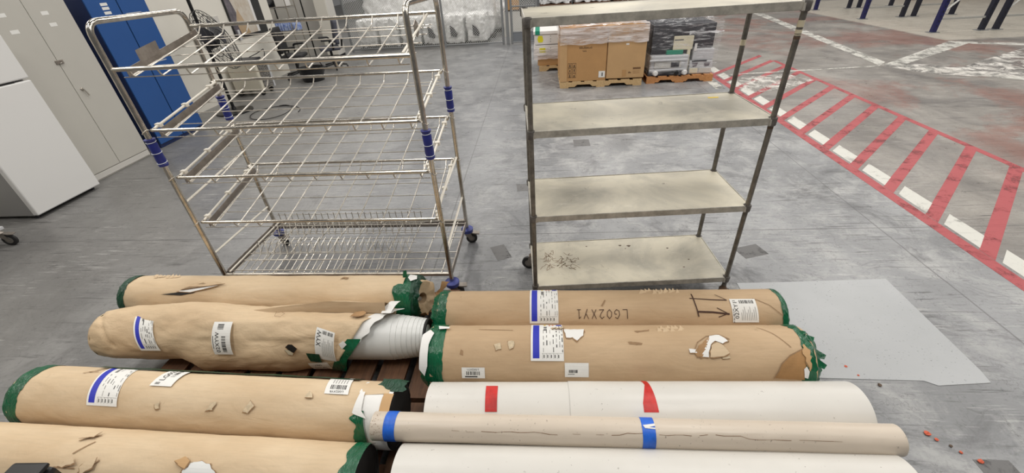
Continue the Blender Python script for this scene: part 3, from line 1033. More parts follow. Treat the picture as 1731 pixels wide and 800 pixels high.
# --- left side, second: torn loose paper over a grey white roll
L2 = Roll('flooring_roll', 'half unwrapped roll, torn loose kraft paper over a stepped grey white roll end', 'roll', GK, -1.585, 1.60, 0, 0.15, 1.95, zc=0.28)
gz = 0.255 - 0.13
mb = MB()
prof = [(-0.93, 0.06), (-0.93, 0.125), (0.0, 0.125), (0.755, 0.125)]
t, r = 0.755, 0.125
for i in range(7):
    w = (0.030, 0.030, 0.028, 0.026, 0.022, 0.020, 0.018)[i]
    prof += [(t + 0.0005, r - 0.0030), (t + w, r - 0.0032)]
    t += w
    r -= 0.0034
mb.lathe([(max(a, -0.70), b) for a, b in prof], 'x', (0, 0, gz), 64)
o = put('vinyl_roll', mb, M['vinyl_back'], L2.o, smooth=True)
o['label'] = 'grey white vinyl roll with telescoped layers'
put('core', MB().lathe([(t - 0.002, r + 0.001), (t + 0.010, r - 0.001), (t + 0.012, r - 0.010), (t + 0.004, r - 0.02), (t - 0.01, 0.035), (t - 0.012, 0.0)], 'x', (0, 0, gz), 48), M['hole'], L2.o, smooth=True)
edge_pts = [(-80, 0.40), (-40, 0.44), (0, 0.50), (20, 0.545), (35, 0.57), (55, 0.60), (72, 0.62), (85, 0.66), (100, 0.70), (131, 0.75), (170, 0.72), (220, 0.6)]


def edge2(a):
    a = a if a <= 225 else a - 360
    for (a0, t0), (a1, t1) in zip(edge_pts[:-1], edge_pts[1:]):
        if a0 <= a <= a1:
            q = (a - a0) / (a1 - a0)
            return t0 + (t1 - t0) * q
    return edge_pts[-1][1]


def l2r(t, a):
    a = a if a <= 225 else a - 360
    d = 0.0
    if t < -0.80:
        q = (-0.80 - t) / 0.165
        d -= 0.014 * q * q + 0.002 * q
    bul = max(0.0, min(1.0, (0.05 - t) / 0.35)) * max(0.0, min(1.0, (t + 1.0) / 0.5))
    d += 0.034 * bul * math.exp(-((a - 105) / 38) ** 2)
    lo = max(0.0, (30 - a) / 90)
    d += lo * 0.075 * max(0, min(1, (t + 0.45) / 0.12)) * (1 - 0.35 * math.exp(-((t - 0.33) / 0.09) ** 2)) - lo * 0.008
    d += 0.016 * math.exp(-((t - 0.25) / 0.13) ** 2) * math.exp(-((a - 42) / 13) ** 2)
    d += 0.010 * math.exp(-((t - 0.05) / 0.3) ** 2) * math.exp(-((a - 70) / 12) ** 2)
    d += 0.012 * math.exp(-((t + 0.42) / 0.05) ** 2) * math.exp(-((a - 40) / 25) ** 2)
    d -= 0.010 * math.exp(-((t + 0.86 + 0.002 * (a - 50)) / 0.012) ** 2) if 15 < a < 115 else 0
    if a > 60:
        d -= 0.012 * min(1, max(0, (t - 0.3) / 0.35)) * min(1, (a - 60) / 30)
    if a < -5:
        d = min(d, 0.140 / -math.sin(rad(a)) - 0.150)
    return d


L2.sheet('paper_wrap', M['kraft_loose'], -0.965, edge2, nt=130, na=90, amp=0.008, seed=61, a0=-80, a1=222, rfn=l2r, thick=0.0012)
L2.sheet('paper_end', M['kraft_loose'], -0.972, -0.945, 0.128, nt=2, na=48, amp=0.003, seed=61)
put('paper_end', MB().lathe([(-0.955, 0.134), (-0.975, 0.11), (-0.968, 0.0)], 'x', (0, 0, L2.zc), 32, 0.004, 2), M['green_d'], L2.o, smooth=True)
L2.sheet('white_lining', M['white_film'], lambda a: edge2(a) - 0.03, lambda a: edge2(a) + 0.055 + 0.025 * noise.noise(Vector((a * 0.07, 0, 2))), 0.1385, nt=8, na=40, amp=0.003, seed=63, a0=28, a1=135)
L2.sheet('end_tape', M['green'], lambda a: edge2(a) - 0.028 + 0.012 * noise.noise(Vector((a * 0.06, 4, 0))), lambda a: edge2(a) + 0.045 + 0.02 * noise.noise(Vector((a * 0.05, 7, 0))), 0.153, nt=10, na=40, amp=0.006, seed=66, a0=-62, a1=36, rfn=l2r)
L2.patch('white_scrap', [(0.505, 28), (0.53, 34), (0.548, 27), (0.52, 18)], M['white_film'], 0.018)
# the fold of paper standing up along the back
mb = MB()


def foldfn(u, v):
    t = -0.12 + 0.84 * u
    g = min(1, u * 1.6)
    a = 96 + 6 * v
    rr = 0.148 + g * (0.004 + 0.058 * v) + 0.005 * noise.noise(Vector((t * 6, v * 2, 9)))
    if u > 0.6:
        rr -= 0.010 * (u - 0.6) / 0.4
    return L2.at(t, a, rr)


mb.grid(foldfn, 60, 8)
put('paper_fold', mb, M['kraft_tan'], L2.o, smooth=True)
mb = MB()


def foldtop(u, v):
    t = -0.12 + 0.84 * u
    g = min(1, u * 1.6)
    a = 102 + 34 * v
    rr = 0.148 + g * 0.062 - (0.01 + 0.045 * g) * v + 0.005 * noise.noise(Vector((t * 6, 2 + v * 2, 9)))
    if u > 0.6:
        rr -= 0.010 * (u - 0.6) / 0.4
    return L2.at(t, a, rr)


mb.grid(foldtop, 60, 4)
put('paper_fold', mb, M['kraft_loose'], L2.o, smooth=True)
put('white_lining', MB().grid(lambda u, v: L2.at(0.70 + 0.055 * u + 0.02 * v, 92 + 38 * v, 0.152 + 0.028 * v), 3, 6), M['white_film'], L2.o, smooth=True)
info_label(L2, -0.625, 12, 0.115, 0.225, seed=14, skew=-0.40, base=0.012)
lb = Label(0.105, 0.155, roll_place(L2, -0.190, 8, 0, 0.026, -0.06))
lb.text('02XYW', 0.030, 0.060, 0.022, 90, 0.095).bars(0.055, 0.012, 0.078, 0.092, 18, 'v', 21).bars(0.028, 0.120, 0.062, 0.145, 9, 'v', 3).rect(0.006, 0.03, 0.009, 0.09, 1)
lb.put('barcode_label', L2.o)
lb = Label(0.105, 0.150, roll_place(L2, 0.375, 2, -14, 0.030, -0.16))
lb.text('XYW', 0.020, 0.105, 0.024, 90, 0.07).bars(0.035, 0.128, 0.098, 0.143, 14, 'u', 6)
for i in range(8):
    lb.rect(0.040 + 0.008 * i, 0.02, 0.0415 + 0.008 * i, 0.09 + 0.02 * ((i * 5) % 3) / 2, 5)
lb.put('barcode_label', L2.o)
lb = Label(0.11, 0.055, roll_place(L2, 0.33, -26, 4, 0.046))
lb.text('TOP LOAD', 0.055, 0.016, 0.012, 180, 0.07).text('ONLY', 0.05, 0.038, 0.012, 180, 0.04)
lb.put('barcode_label', L2.o)
L2.patch('torn_patch', [(0.33, 14), (0.40, 12), (0.40, -8), (0.34, -4)], M['green_d'], 0.034)
L2.patch('torn_hole', [(0.217, 23.8), (0.235, 28), (0.254, 28.7), (0.281, 21.0), (0.258, 12.9), (0.234, 17.2)], M['hole'], 0.026, 'small ragged hole', 0.002)
L2.patch('torn_patch', [(0.212, 18), (0.236, 17), (0.256, 12), (0.25, 7), (0.225, 9)], M['cream_tape'], 0.026, jag=0.003)
hh = [(0.11, 88), (0.14, 92), (0.165, 88), (0.15, 80), (0.115, 82), (0.11, 94)]
L2.stroke('pen_mark', hh, 0.0016, M['scar'], 0.012)
L2.patch('torn_patch', [(0.555, 92), (0.60, 96), (0.625, 90), (0.60, 82), (0.545, 82)], M['kraft_in'], 0.008, jag=0.003)

# --- left side, third: wrapped roll with labels, dark open right end
L3 = Roll('flooring_roll', 'kraft wrapped roll third from the back on the left, three white labels', 'roll', GK, -1.62, 1.143, -2.45, 0.145, 1.90, zc=0.275)
L3.sheet('paper_wrap', M['kraft'], -0.945, lambda a: 0.925 if 92 < a < 250 else 0.815 + 0.02 * noise.noise(Vector((a * 0.06, 3, 3))), seed=71, amp=0.003)
L3.end(-1, M['green'], 0.075, seed=72, bulge=0.02, jit=0.006, jag=0.012)
L3.disc(-1, M['kraft_in'], 0.0, 0.1, 0.01)
L3.sheet('inner_wrap', M['white_film'], 0.79, 0.945, 0.1425, nt=10, amp=0.0025, seed=75)
L3.sheet('paper_edge', M['carton_p'], 0.905, 0.95, 0.1435, nt=4, amp=0.001, seed=76, a0=20, a1=95)
mb = MB()
mb.lathe([(0.95, 0.1435), (0.952, 0.128), (0.935, 0.122), (0.94, 0.105), (0.925, 0.10), (0.93, 0.08), (0.90, 0.04), (0.88, 0.0)], 'x', (0, 0, L3.zc), 48, 0.003, 3)
put('end_face', mb, M['hole'], L3.o, smooth=True)
L3.sheet('end_tape', M['green_d'], lambda a: 0.86 + 0.05 * noise.noise(Vector((a * 0.05, 2, 0))), lambda a: 0.985 + 0.02 * noise.noise(Vector((a * 0.09, 5, 0))), 0.148, nt=14, na=40, amp=0.016, seed=78, a0=100, a1=150)
L3.sheet('end_tape', M['green'], lambda a: 0.805 + 0.035 * noise.noise(Vector((a * 0.07, 8, 0))), lambda a: 0.865 - 0.0004 * a, 0.149, nt=8, na=40, amp=0.008, seed=79, a0=-40, a1=62)
L3.patch('white_scrap', [(0.79, 58), (0.80, 94), (0.82, 94), (0.83, 62), (0.86, 50), (0.80, 56)], M['white_film'], 0.006)
L3.sheet('green_sleeve', M['green_d'], -0.62, 0.75, 0.152, nt=30, na=10, amp=0.004, seed=81, a0=128, a1=158)
info_label(L3, -0.495, 46, 0.158, 0.245, seed=23, skew=-0.315, base=0.004)
lb = Label(0.112, 0.15, roll_place(L3, -0.228, 85, 0, 0.0045, -0.02))
lb.text('LG02X', 0.036, 0.078, 0.026, 90, 0.095).bars(0.060, 0.055, 0.082, 0.145, 14, 'v', 31).bars(0.018, 0.008, 0.042, 0.020, 8, 'v', 4)
lb.put('barcode_label', L3.o)
lb = Label(0.112, 0.15, roll_place(L3, 0.635, 87, 0, 0.0045, -0.25))
lb.text('LG02XYR', 0.055, 0.012, 0.011, 180, 0.065).bars(0.022, 0.024, 0.098, 0.050, 20, 'u', 41).text('02', 0.03, 0.12, 0.022, 20, 0.03)
for i in range(6):
    lb.rect(0.025 + 0.013 * i, 0.060, 0.028 + 0.013 * i, 0.095, 5)
lb.put('barcode_label', L3.o)
for k in ([(-0.150, 53.5), (-0.124, 60), (-0.118, 48.1), (-0.135, 46)], [(0.112, 50), (0.134, 62.8), (0.151, 63.1), (0.14, 49.3)], [(0.290, 50.4), (0.307, 68.1), (0.33, 60), (0.317, 48.9)], [(0.552, 78.0), (0.573, 88.5), (0.589, 77.7)]):
    L3.patch('torn_patch', k, M['tear_paper'], 0.005, jag=0.006)
for k in ([(-0.64, 106), (-0.60, 116), (-0.57, 128)], [(-0.62, 110), (-0.575, 112)], [(-0.60, 118), (-0.55, 136)]):
    L3.stroke('crease', k, 0.004, M['scuff'], 0.0035)

# --- left side, nearest
L4 = Roll('flooring_roll', 'kraft wrapped roll nearest the camera on the left, cut by the frame corner', 'roll', GK, -1.676, 0.845, -2, 0.14, 1.88, zc=0.27)
L4.sheet('paper_wrap', M['kraft'], -0.935, lambda a: 0.925 if a > 70 else 0.905, seed=91, amp=0.003)
L4.disc(-1, M['kraft_in'], 0.0, 0.138, 0.0)
L4.sheet('inner_wrap', M['white_film'], 0.90, 0.938, 0.1385, nt=6, amp=0.001, seed=93)
mb = MB()
mb.lathe([(0.938, 0.139), (0.945, 0.132), (0.93, 0.128), (0.94, 0.115), (0.925, 0.11), (0.935, 0.09), (0.90, 0.04), (0.88, 0.0)], 'x', (0, 0, L4.zc), 48, 0.003, 6)
put('end_face', mb, M['hole'], L4.o, smooth=True)
L4.sheet('end_tape', M['green'], lambda a: 0.895 + 0.02 * noise.noise(Vector((a * 0.06, 9, 0))), 0.955, 0.143, nt=8, na=30, amp=0.003, seed=95, a0=62, a1=160)
L4.patch('torn_patch', [(0.279, 68.8), (0.277, 75.7), (0.324, 78.5), (0.371, 72.5), (0.405, 63.1), (0.364, 56.4), (0.289, 54.8), (0.257, 61.6)], M['vinyl_back'], 0.005, 'pale grey vinyl showing through the tear', 0.004)
L4.patch('torn_flap', [(0.215, 77), (0.246, 83), (0.280, 77), (0.272, 66.9), (0.24, 70)], M['carton_p'], 0.009, jag=0.004)
L4.patch('torn_flap', [(0.27, 58), (0.36, 58), (0.40, 56), (0.37, 50), (0.29, 50)], M['cream_tape'], 0.008, jag=0.004)
for k in ([(-0.275, 101), (-0.254, 112.4), (-0.215, 117), (-0.222, 104.4)], [(-0.281, 58.6), (-0.231, 72), (-0.21, 65.2), (-0.253, 58.3)], [(-0.178, 59.0), (-0.162, 68), (-0.125, 74), (-0.122, 60.1), (-0.165, 50)]):
    L4.patch('torn_flap', k, M['kraft'], 0.010, jag=0.003)
for k in ([(-0.30, 57), (-0.21, 57)], [(-0.185, 52), (-0.145, 57), (-0.115, 70)], [(-0.25, 78), (-0.20, 98)], [(-0.275, 99), (-0.21, 112)]):
    L4.stroke('crease', k, 0.005, M['scuff'], 0.0035)
L4.patch('white_scrap', [(0.52, 40), (0.535, 62), (0.55, 44)], M['white_film'], 0.005)


# ------------------------------------------------------------------ pallets under the rolls
def pallet(name, label, group, x0, x1, y0, y1, mat, rz=0.0, boards_along='y', h=0.13, bw=0.15, gap=0.045, block=0.09):
    cx, cy = (x0 + x1) / 2, (y0 + y1) / 2
    w, d = x1 - x0, y1 - y0
    o = empty(name, (cx, cy, 0), rz, label, 'pallet', group)
    if boards_along == 'y':
        a, b = w, d
    else:
        a, b = d, w
    T = (lambda p, q: (p, q)) if boards_along == 'y' else (lambda p, q: (q, p))

    def bx(nm, p0, p1, q0, q1, z0, z1):
        (xa, ya), (xb, yb) = T(p0, q0), T(p1, q1)
        put(nm, MB().box(xa, xb, ya, yb, z0, z1), mat, o)
    n = max(3, int((a + gap) / (bw + gap)))
    g = (a - n * bw) / (n - 1)
    for i in range(n):
        p = -a / 2 + i * (bw + g) + random.uniform(-0.006, 0.006) * (0 < i < n - 1)
        bx('deck_board', p, p + bw, -b / 2, b / 2, h - 0.018, h)
    for q in (-b / 2, -0.02, b / 2 - 0.04):
        # notched stringers
        poly = [(-a / 2, 0.018), (-a / 2 + 0.18 * a, 0.018), (-a / 2 + 0.21 * a, 0.055), (-a / 2 + 0.37 * a, 0.055), (-a / 2 + 0.40 * a, 0.018), (a / 2 - 0.40 * a, 0.018), (a / 2 - 0.37 * a, 0.055), (a / 2 - 0.21 * a, 0.055), (a / 2 - 0.18 * a, 0.018), (a / 2, 0.018), (a / 2, h - 0.018), (-a / 2, h - 0.018)]
        put('stringer', MB().prism(poly, q, q + 0.04, (lambda u, z, e: (u, e, z)) if boards_along == 'y' else (lambda u, z, e: (e, u, z))), mat, o)
    for p in (-a / 2, -bw / 2, a / 2 - bw):
        bx('base_board', p, p + bw, -b / 2, b / 2, 0.0, 0.018)
    return o


GP = 'wooden pallets under the flooring rolls'
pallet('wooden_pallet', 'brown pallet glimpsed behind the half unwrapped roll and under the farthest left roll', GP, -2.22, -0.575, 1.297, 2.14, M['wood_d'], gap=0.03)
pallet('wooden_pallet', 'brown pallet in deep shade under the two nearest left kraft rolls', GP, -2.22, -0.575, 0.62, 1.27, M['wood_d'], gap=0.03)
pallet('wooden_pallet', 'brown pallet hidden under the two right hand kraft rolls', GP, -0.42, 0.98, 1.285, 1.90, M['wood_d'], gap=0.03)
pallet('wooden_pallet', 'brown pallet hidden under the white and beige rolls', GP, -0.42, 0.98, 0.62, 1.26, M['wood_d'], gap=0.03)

# ------------------------------------------------------------------ grey floor sheet, scraps
sh = MB().prism([(1.35, 2.34), (1.61, 2.343), (2.356, 2.372), (2.335, 1.60), (2.322, 1.521), (2.05, 1.50), (2.00, 1.53), (1.516, 1.541), (1.33, 1.55)], 0.0, 0.003)
tag(put('floor_sheet', sh, M['sheet']), 'pale grey thin sheet lying flat on the floor beside the right hand rolls', 'sheet')


def scrap(x, y, r, mat, label):
    mb = MB()
    k = random.uniform(0, 6)
    mb.lathe([(0.0, r * 0.8), (r * 0.35, r), (r * 0.6, r * 0.5), (r * 0.65, 0.0)], 'z', (0, 0, 0), 7, r * 0.35, k)
    o = put('scrap', mb, mat, None, (x, y, 0.002), k)
    tag(o, label, 'scrap', 'orange crumbs on the floor beside the rolls')


SC = [(1.66, 1.62), (1.69, 1.56), (1.76, 1.50), (1.80, 1.23), (1.82, 1.20), (1.86, 1.17), (1.93, 1.10), (1.88, 1.14)]
LB = ['orange crumb on the pale grey floor sheet', 'second orange crumb at the edge of the pale floor sheet', 'brown crumb just off the near edge of the floor sheet', 'largest orange crumb right of the slim beige roll end',
      'small orange crumb next to the largest one', 'dark crumb below the largest orange crumb', 'orange crumb lying on the dark square floor patch', 'small orange crumb at the corner of the dark square floor patch']
for i, ((x, y), lbl) in enumerate(zip(SC, LB)):
    scrap(x, y, (0.008, 0.006, 0.010, 0.013, 0.008, 0.007, 0.012, 0.007)[i], M['brown'] if i in (2, 5) else M['orange'], lbl)

# ------------------------------------------------------------------ solid shelving unit on castors
SH = empty('shelving_unit', (0.538, 2.341, 0), rad(3.55), 'grey galvanised four tier solid shelving unit on castors behind the right hand rolls', 'shelf')
W2, D2 = 0.61, 0.235
for sx in (-1, 1):
    for sy in (-1, 1):
        put('post', MB().cyl(sx * W2, sy * D2, 0.145, 1.768, 0.0135, 16), M['post'], SH, smooth=True)


def solid_shelf(z):
    e = 0.020     # panel edges run just outside the post centres, corners cut for the collars
    mb = MB()
    x, y = W2 + 0.012, D2 + 0.012
    k = 0.030
    poly = [(-x + k, -y), (x - k, -y), (x - k, -y + k), (x, -y + k), (x, y - k), (x - k, y - k), (x - k, y), (-x + k, y), (-x + k, y - k), (-x, y - k), (-x, -y + k), (-x + k, -y + k)]
    mb.prism(poly, z - 0.006, z)
    o = put('shelf_panel', mb, M['shelf_top'], SH)
    lipz = 0.034
    for (x0, x1, y0, y1) in ((-x + k, x - k, -y - 0.003, -y + 0.004), (-x + k, x - k, y - 0.004, y + 0.003), (-x - 0.003, -x + 0.004, -y + k, y - k), (x - 0.004, x + 0.003, -y + k, y - k)):
        put('rolled_edge', MB().box(x0, x1, y0, y1, z - lipz, z + 0.003), M['lip'], o, bevel=0.002)
    for sx in (-1, 1):
        for sy in (-1, 1):
            put('corner_collar', MB().lathe([(-0.040, 0.0165), (-0.036, 0.021), (-0.002, 0.0225), (0.004, 0.019)], 'z', (sx * W2, sy * D2, z), 14), M['collar'], o, smooth=True)
            q = MB()
            q.box(sx * W2 - 0.022 if sx > 0 else -W2, sx * W2 if sx > 0 else -W2 + 0.022, sy * D2 - 0.022 if sy > 0 else -D2 - 0.018, sy * D2 + 0.018 if sy > 0 else -D2 + 0.022, z - 0.036, z - 0.004)
            put('collar_bracket', q, M['lip'], o)
    return o


for z in (1.764, 1.250, 0.746, 0.225):
    solid_shelf(z)
put('post_tape', MB().lathe([(1.512, 0.0143), (1.542, 0.0145)], 'z', (W2, D2, 0), 16), M['cream_tape'], SH, smooth=True)
for z0, z1, m in ((1.628, 1.632, 'cream_tape'), (1.636, 1.652, 'cream_tape'), (1.662, 1.690, 'cream_tape'), (1.612, 1.624, 'brown'), (1.195, 1.205, 'brown')):
    put('post_tape', MB().lathe([(z0, 0.0142), (z1, 0.0143)], 'z', (W2, -D2, 0), 16), M[m], SH, smooth=True)
put('yellow_sticker', MB().prism([(0.44, 0.150), (0.50, 0.152), (0.505, 0.172), (0.445, 0.176)], 1.2501, 1.2508), M['ink_y'], SH)
# scribbles and dark spots on the lowest tier, scratches on the one above
mb = MB()
for i in range(26):
    cx, cy = random.gauss(-0.43, 0.07), random.gauss(0.0, 0.05)
    pts = [(cx, cy)]
    for j in range(5):
        pts.append((pts[-1][0] + random.uniform(-0.03, 0.03), pts[-1][1] + random.uniform(-0.03, 0.03)))
    for q in stroke_polys(pts, 0.0025):
        mb.add([(a, max(-0.2, min(0.2, b)), 0.2256) for a, b in q], [(0, 1, 2, 3)])
put('scribble', mb, M['scar'], SH)['kind'] = 'stuff'
for x, y, r in ((0.02, 0.16, 0.010), (0.08, 0.15, 0.013), (0.05, 0.12, 0.005), (0.34, 0.10, 0.008), (-0.22, 0.17, 0.006), (0.44, -0.04, 0.006), (0.38, -0.12, 0.006)):
    put('rust_spot', MB().prism([(x + r * math.cos(k) * (1 + 0.4 * math.sin(3 * k)), y + r * 0.8 * math.sin(k)) for k in [i * PI / 5 for i in range(10)]], 0.2251, 0.2257), M['brown'], SH)


def caster(parent, x, y, zt, r=0.05, rot=0.0, wheel='rubber', stem='brown', pedal=False, bump=None):
    """swivel castor: stem and fork, wheel; zt is where the post ends"""
    k = empty_part('castor', parent, (x, y, 0), rot)
    put('stem', MB().lathe([(2 * r + 0.010, 0.022), (2 * r + 0.022, 0.026), (zt - 0.012, 0.016), (zt + 0.004, 0.014)], 'z', (0, 0, 0), 16), M[stem], k, smooth=True)
    fk = MB()
    for s_ in (-1, 1):
        fk.prism([(-0.028, 2 * r + 0.014), (0.026, 2 * r + 0.014), (0.045, r - 0.008), (0.022, r - 0.012), (-0.020, 2 * r - 0.01)], s_ * 0.017 - 0.0015, s_ * 0.017 + 0.0015, lambda a, b, c: (a, c, b))
    fk.box(-0.028, 0.028, -0.018, 0.018, 2 * r + 0.010, 2 * r + 0.014)
    put('fork', fk, M['plate'], k)
    wh = MB()
    wh.lathe([(-0.013, r * 0.55), (-0.013, r * 0.9), (-0.009, r), (0.009, r), (0.013, r * 0.9), (0.013, r * 0.55)], 'y', (0.030, 0, r), 24)
    put('wheel', wh, M[wheel], k, smooth=True)
    put('wheel_hub', MB().lathe([(-0.015, 0.008), (-0.014, r * 0.55), (0.014, r * 0.55), (0.015, 0.008)], 'y', (0.030, 0, r), 18), M['grey_rub'], k, smooth=True)
    if pedal:
        put('brake_pedal', MB().prism([(0.020, 2 * r + 0.012), (0.060, 2 * r - 0.004), (0.095, 2 * r - 0.006), (0.100, 2 * r + 0.004), (0.060, 2 * r + 0.010), (0.025, 2 * r + 0.020)], -0.022, 0.022, lambda a, b, c: (a, c, b)), M['plate'], k, bevel=0.003)
    return k


def empty_part(name, parent, loc, rz):
    """one joined mesh node would lose the parts; the castor's stem carries fork and wheel as its sub-parts"""
    o = bpy.data.objects.new(name, None)
    o.empty_display_size = 0.03
    C.objects.link(o)
    o.parent = parent
    o.location = loc
    o.rotation_euler.z = rz
    return o


for sx, sy, ro in ((-1, -1, 2.6), (1, -1, 0.6), (-1, 1, 2.9), (1, 1, 2.0)):
    caster(SH, sx * W2, sy * D2, 0.150, 0.052, ro)

# ------------------------------------------------------------------ wire shelf trolley
TR = empty('wire_trolley', (-1.466, 2.569, 0), rad(-0.54), 'tall stainless wire shelf trolley with five tiers and navy post grips, left of centre', 'trolley')
TW, TD = 0.828, 0.342
RT = 0.0155
for sx in (-1, 1):
    x = sx * TW
    pts = fillet([(x, -TD, 0.145), (x, -TD, 1.84), (x, TD, 1.83), (x, TD, 0.145)], 0.075, 8)
    put('side_loop', MB().tube(pts, RT, 14), M['steel'], TR, smooth=True)
    for sy in (-1, 1):
        zc = 1.143 if sy < 0 else 1.205
        g = empty_part('grip', TR, (x, sy * TD, zc), 0)
        put('grip_sleeve', MB().lathe([(-0.085, 0.0255), (-0.072, 0.0275), (-0.066, 0.0235), (-0.05, 0.0265), (0.0, 0.0245), (0.05, 0.0265), (0.066, 0.0225), (0.072, 0.027), (0.083, 0.030)], 'z', (0, 0, 0), 20), M['bluep'], g, smooth=True)
        for zz in (-0.062, 0.0, 0.066):
            put('white_tie', MB().tube([(0.0268 * math.cos(a), 0.0268 * math.sin(a), zz + 0.003 * math.sin(a)) for a in [i * PI / 8 for i in range(16)]], 0.0017, 6, closed=True), M['whitep'], g)
        put('bumper', MB().lathe([(0.108, 0.030), (0.112, 0.047), (0.140, 0.050), (0.146, 0.044), (0.149, 0.020)], 'z', (x, sy * TD, 0), 24), M['blue_bump'], TR, smooth=True)
for (sx, sy), ro in zip(((-1, -1), (1, -1), (-1, 1), (1, 1)), (0.2, 0.25, -0.4, 0.1)):
    caster(TR, sx * TW, sy * TD, 0.112, 0.046, ro, pedal=True, stem='plate')

TIERS = [(1.612, 1.738), (1.272, 1.395), (0.970, 1.085), (0.643, 0.766)]
WX = [-0.745 + 0.1655 * i for i in range(10)]
wire_mesh = {}


def zlin(zf, zb, y):
    return zf + (zb - zf) * (y + TD) / (2 * TD)


for ti, (zf, zb) in enumerate(TIERS):
    bigr = 0.0115 if ti == 0 else 0.0095
    if ti == 0:
        for y, z in ((-TD, zf), (TD, zb)):
            put('shelf_rail', MB().tube([(-TW, y, z), (TW, y, z)], bigr, 12), M['steel'], TR, smooth=True)
    else:
        for sy, z in ((-1, zf), (1, zb)):
            y = sy * (TD - 0.012)
            yi = sy * (TD - 0.055)
            pts = fillet([(-TW + 0.022, yi, z - 0.004), (-TW + 0.022, y, z), (TW - 0.022, y, z), (TW - 0.022, yi, z - 0.004)], 0.03, 6)
            put('shelf_rail', MB().tube(pts, bigr, 12), M['steel'], TR, smooth=True)
            for sx in (-1, 1):
                ring = [(sx * TW + 0.0185 * math.cos(a), sy * TD + 0.0185 * math.sin(a), z - 0.004 + 0.012 * math.cos(a) * -sx) for a in [i * PI / 8 for i in range(16)]]
                put('post_clip', MB().tube(ring, 0.0032, 6, closed=True), M['chrome'], TR, smooth=True)
    # crosswise wires, hooked up over both rails
    key = round(zb - zf, 4)
    yf, yb = -TD + 0.012, TD - 0.012
    pts = fillet([(0, yf, 0.0), (0, yf + 0.018, -0.045), (0, yb - 0.045, zb - zf - 0.045), (0, yb, zb - zf)], 0.012, 3)
    me = MB().tube(pts, 0.0041, 6).mesh('wire', M['chrome'], True)
    for x in WX:
        put('cross_wire', me, None, TR, (x, 0, zf))
    me2 = MB().tube([(-TW + 0.03, 0, 0), (TW - 0.03, 0, 0)], 0.0028, 6).mesh('wire', M['chrome'], True)
    for y in (-0.318, -0.165, -0.02, 0.12, 0.235, 0.285):
        put('long_wire', me2, None, TR, (0, y, zlin(zf, zb, y) - 0.050))
    # side runners
    for sx in (-1, 1):
        xs = sx * (TW - 0.035)
        ya, yb2 = -TD + 0.03, TD - 0.03
        if sx < 0:
            mb = MB()
            xp = sx * (TW - 0.055)
            hh = 0.042
            mb.add([(xp - 0.0015, ya, zlin(zf, zb, ya) - 0.052), (xp + 0.0015, ya, zlin(zf, zb, ya) - 0.052), (xp + 0.0015, yb2, zlin(zf, zb, yb2) - 0.052), (xp - 0.0015, yb2, zlin(zf, zb, yb2) - 0.052),
                    (xp - 0.0015, ya, zlin(zf, zb, ya) - 0.052 + hh), (xp + 0.0015, ya, zlin(zf, zb, ya) - 0.052 + hh), (xp + 0.0015, yb2, zlin(zf, zb, yb2) - 0.052 + hh), (xp - 0.0015, yb2, zlin(zf, zb, yb2) - 0.052 + hh)],
                   [(3, 2, 1, 0), (4, 5, 6, 7), (0, 1, 5, 4), (1, 2, 6, 5), (2, 3, 7, 6), (3, 0, 4, 7)])
            put('side_plate', mb, M['plate'], TR)
            put('runner_rod', MB().tube([(xp + 0.022, ya, zlin(zf, zb, ya) - 0.045), (xp + 0.022, yb2, zlin(zf, zb, yb2) - 0.045)], 0.0055, 8), M['chrome'], TR, smooth=True)
        if ti > 0:
            put('runner_rod', MB().tube([(xs, ya, zlin(zf, zb, ya)), (xs, yb2, zlin(zf, zb, yb2))], 0.0075, 10), M['clip'], TR, smooth=True)
            for y in (-0.27, -0.02, 0.24):
                z = zlin(zf, zb, y)
                put('runner_clip', MB().box(xs - 0.017, xs + 0.017, y - 0.014, y + 0.014, z - 0.012, z + 0.012), M['clip'], TR, bevel=0.004)
    if ti == 0:
        xp = -TW + 0.058
        put('card_plate', MB().add([(xp, -0.20, zlin(zf, zb, -0.20) - 0.02), (xp + 0.012, -0.05, zlin(zf, zb, -0.05) - 0.02), (xp + 0.012, -0.05, zlin(zf, zb, -0.05) + 0.045), (xp, -0.20, zlin(zf, zb, -0.20) + 0.045)], [(0, 1, 2, 3)]), M['plate'], TR)
        for sx, y0 in ((1, -0.05),):
            xp = sx * (TW - 0.06)
            put('runner_rod', MB().tube([(xp, -0.31, zlin(zf, zb, -0.31)), (xp, 0.31, zlin(zf, zb, 0.31))], 0.007, 8), M['clip'], TR, smooth=True)
            hexa = [(0.05 * math.cos(i * PI / 3 + PI / 6), 0.046 * math.sin(i * PI / 3 + PI / 6)) for i in range(6)]
            zc = zlin(zf, zb, 0.06)
            put('hexagon_plate', MB().prism(hexa, -0.002, 0.002, lambda a, b, c: (xp - 0.012 + c, 0.06 + a, zc + b)), M['plate'], TR)
# level flat braces between the posts of each side
for sx in (-1, 1):
    for z0, z1 in ((0.80, 0.875), (0.395, 0.385)) if sx < 0 else ((0.745, 0.78), (0.398, 0.44)):
        x = sx * (TW - 0.004)
        put('side_brace', MB().tube([(x, -TD, z0), (x, TD, z1)], 0.0085, 4), M['clip'], TR)

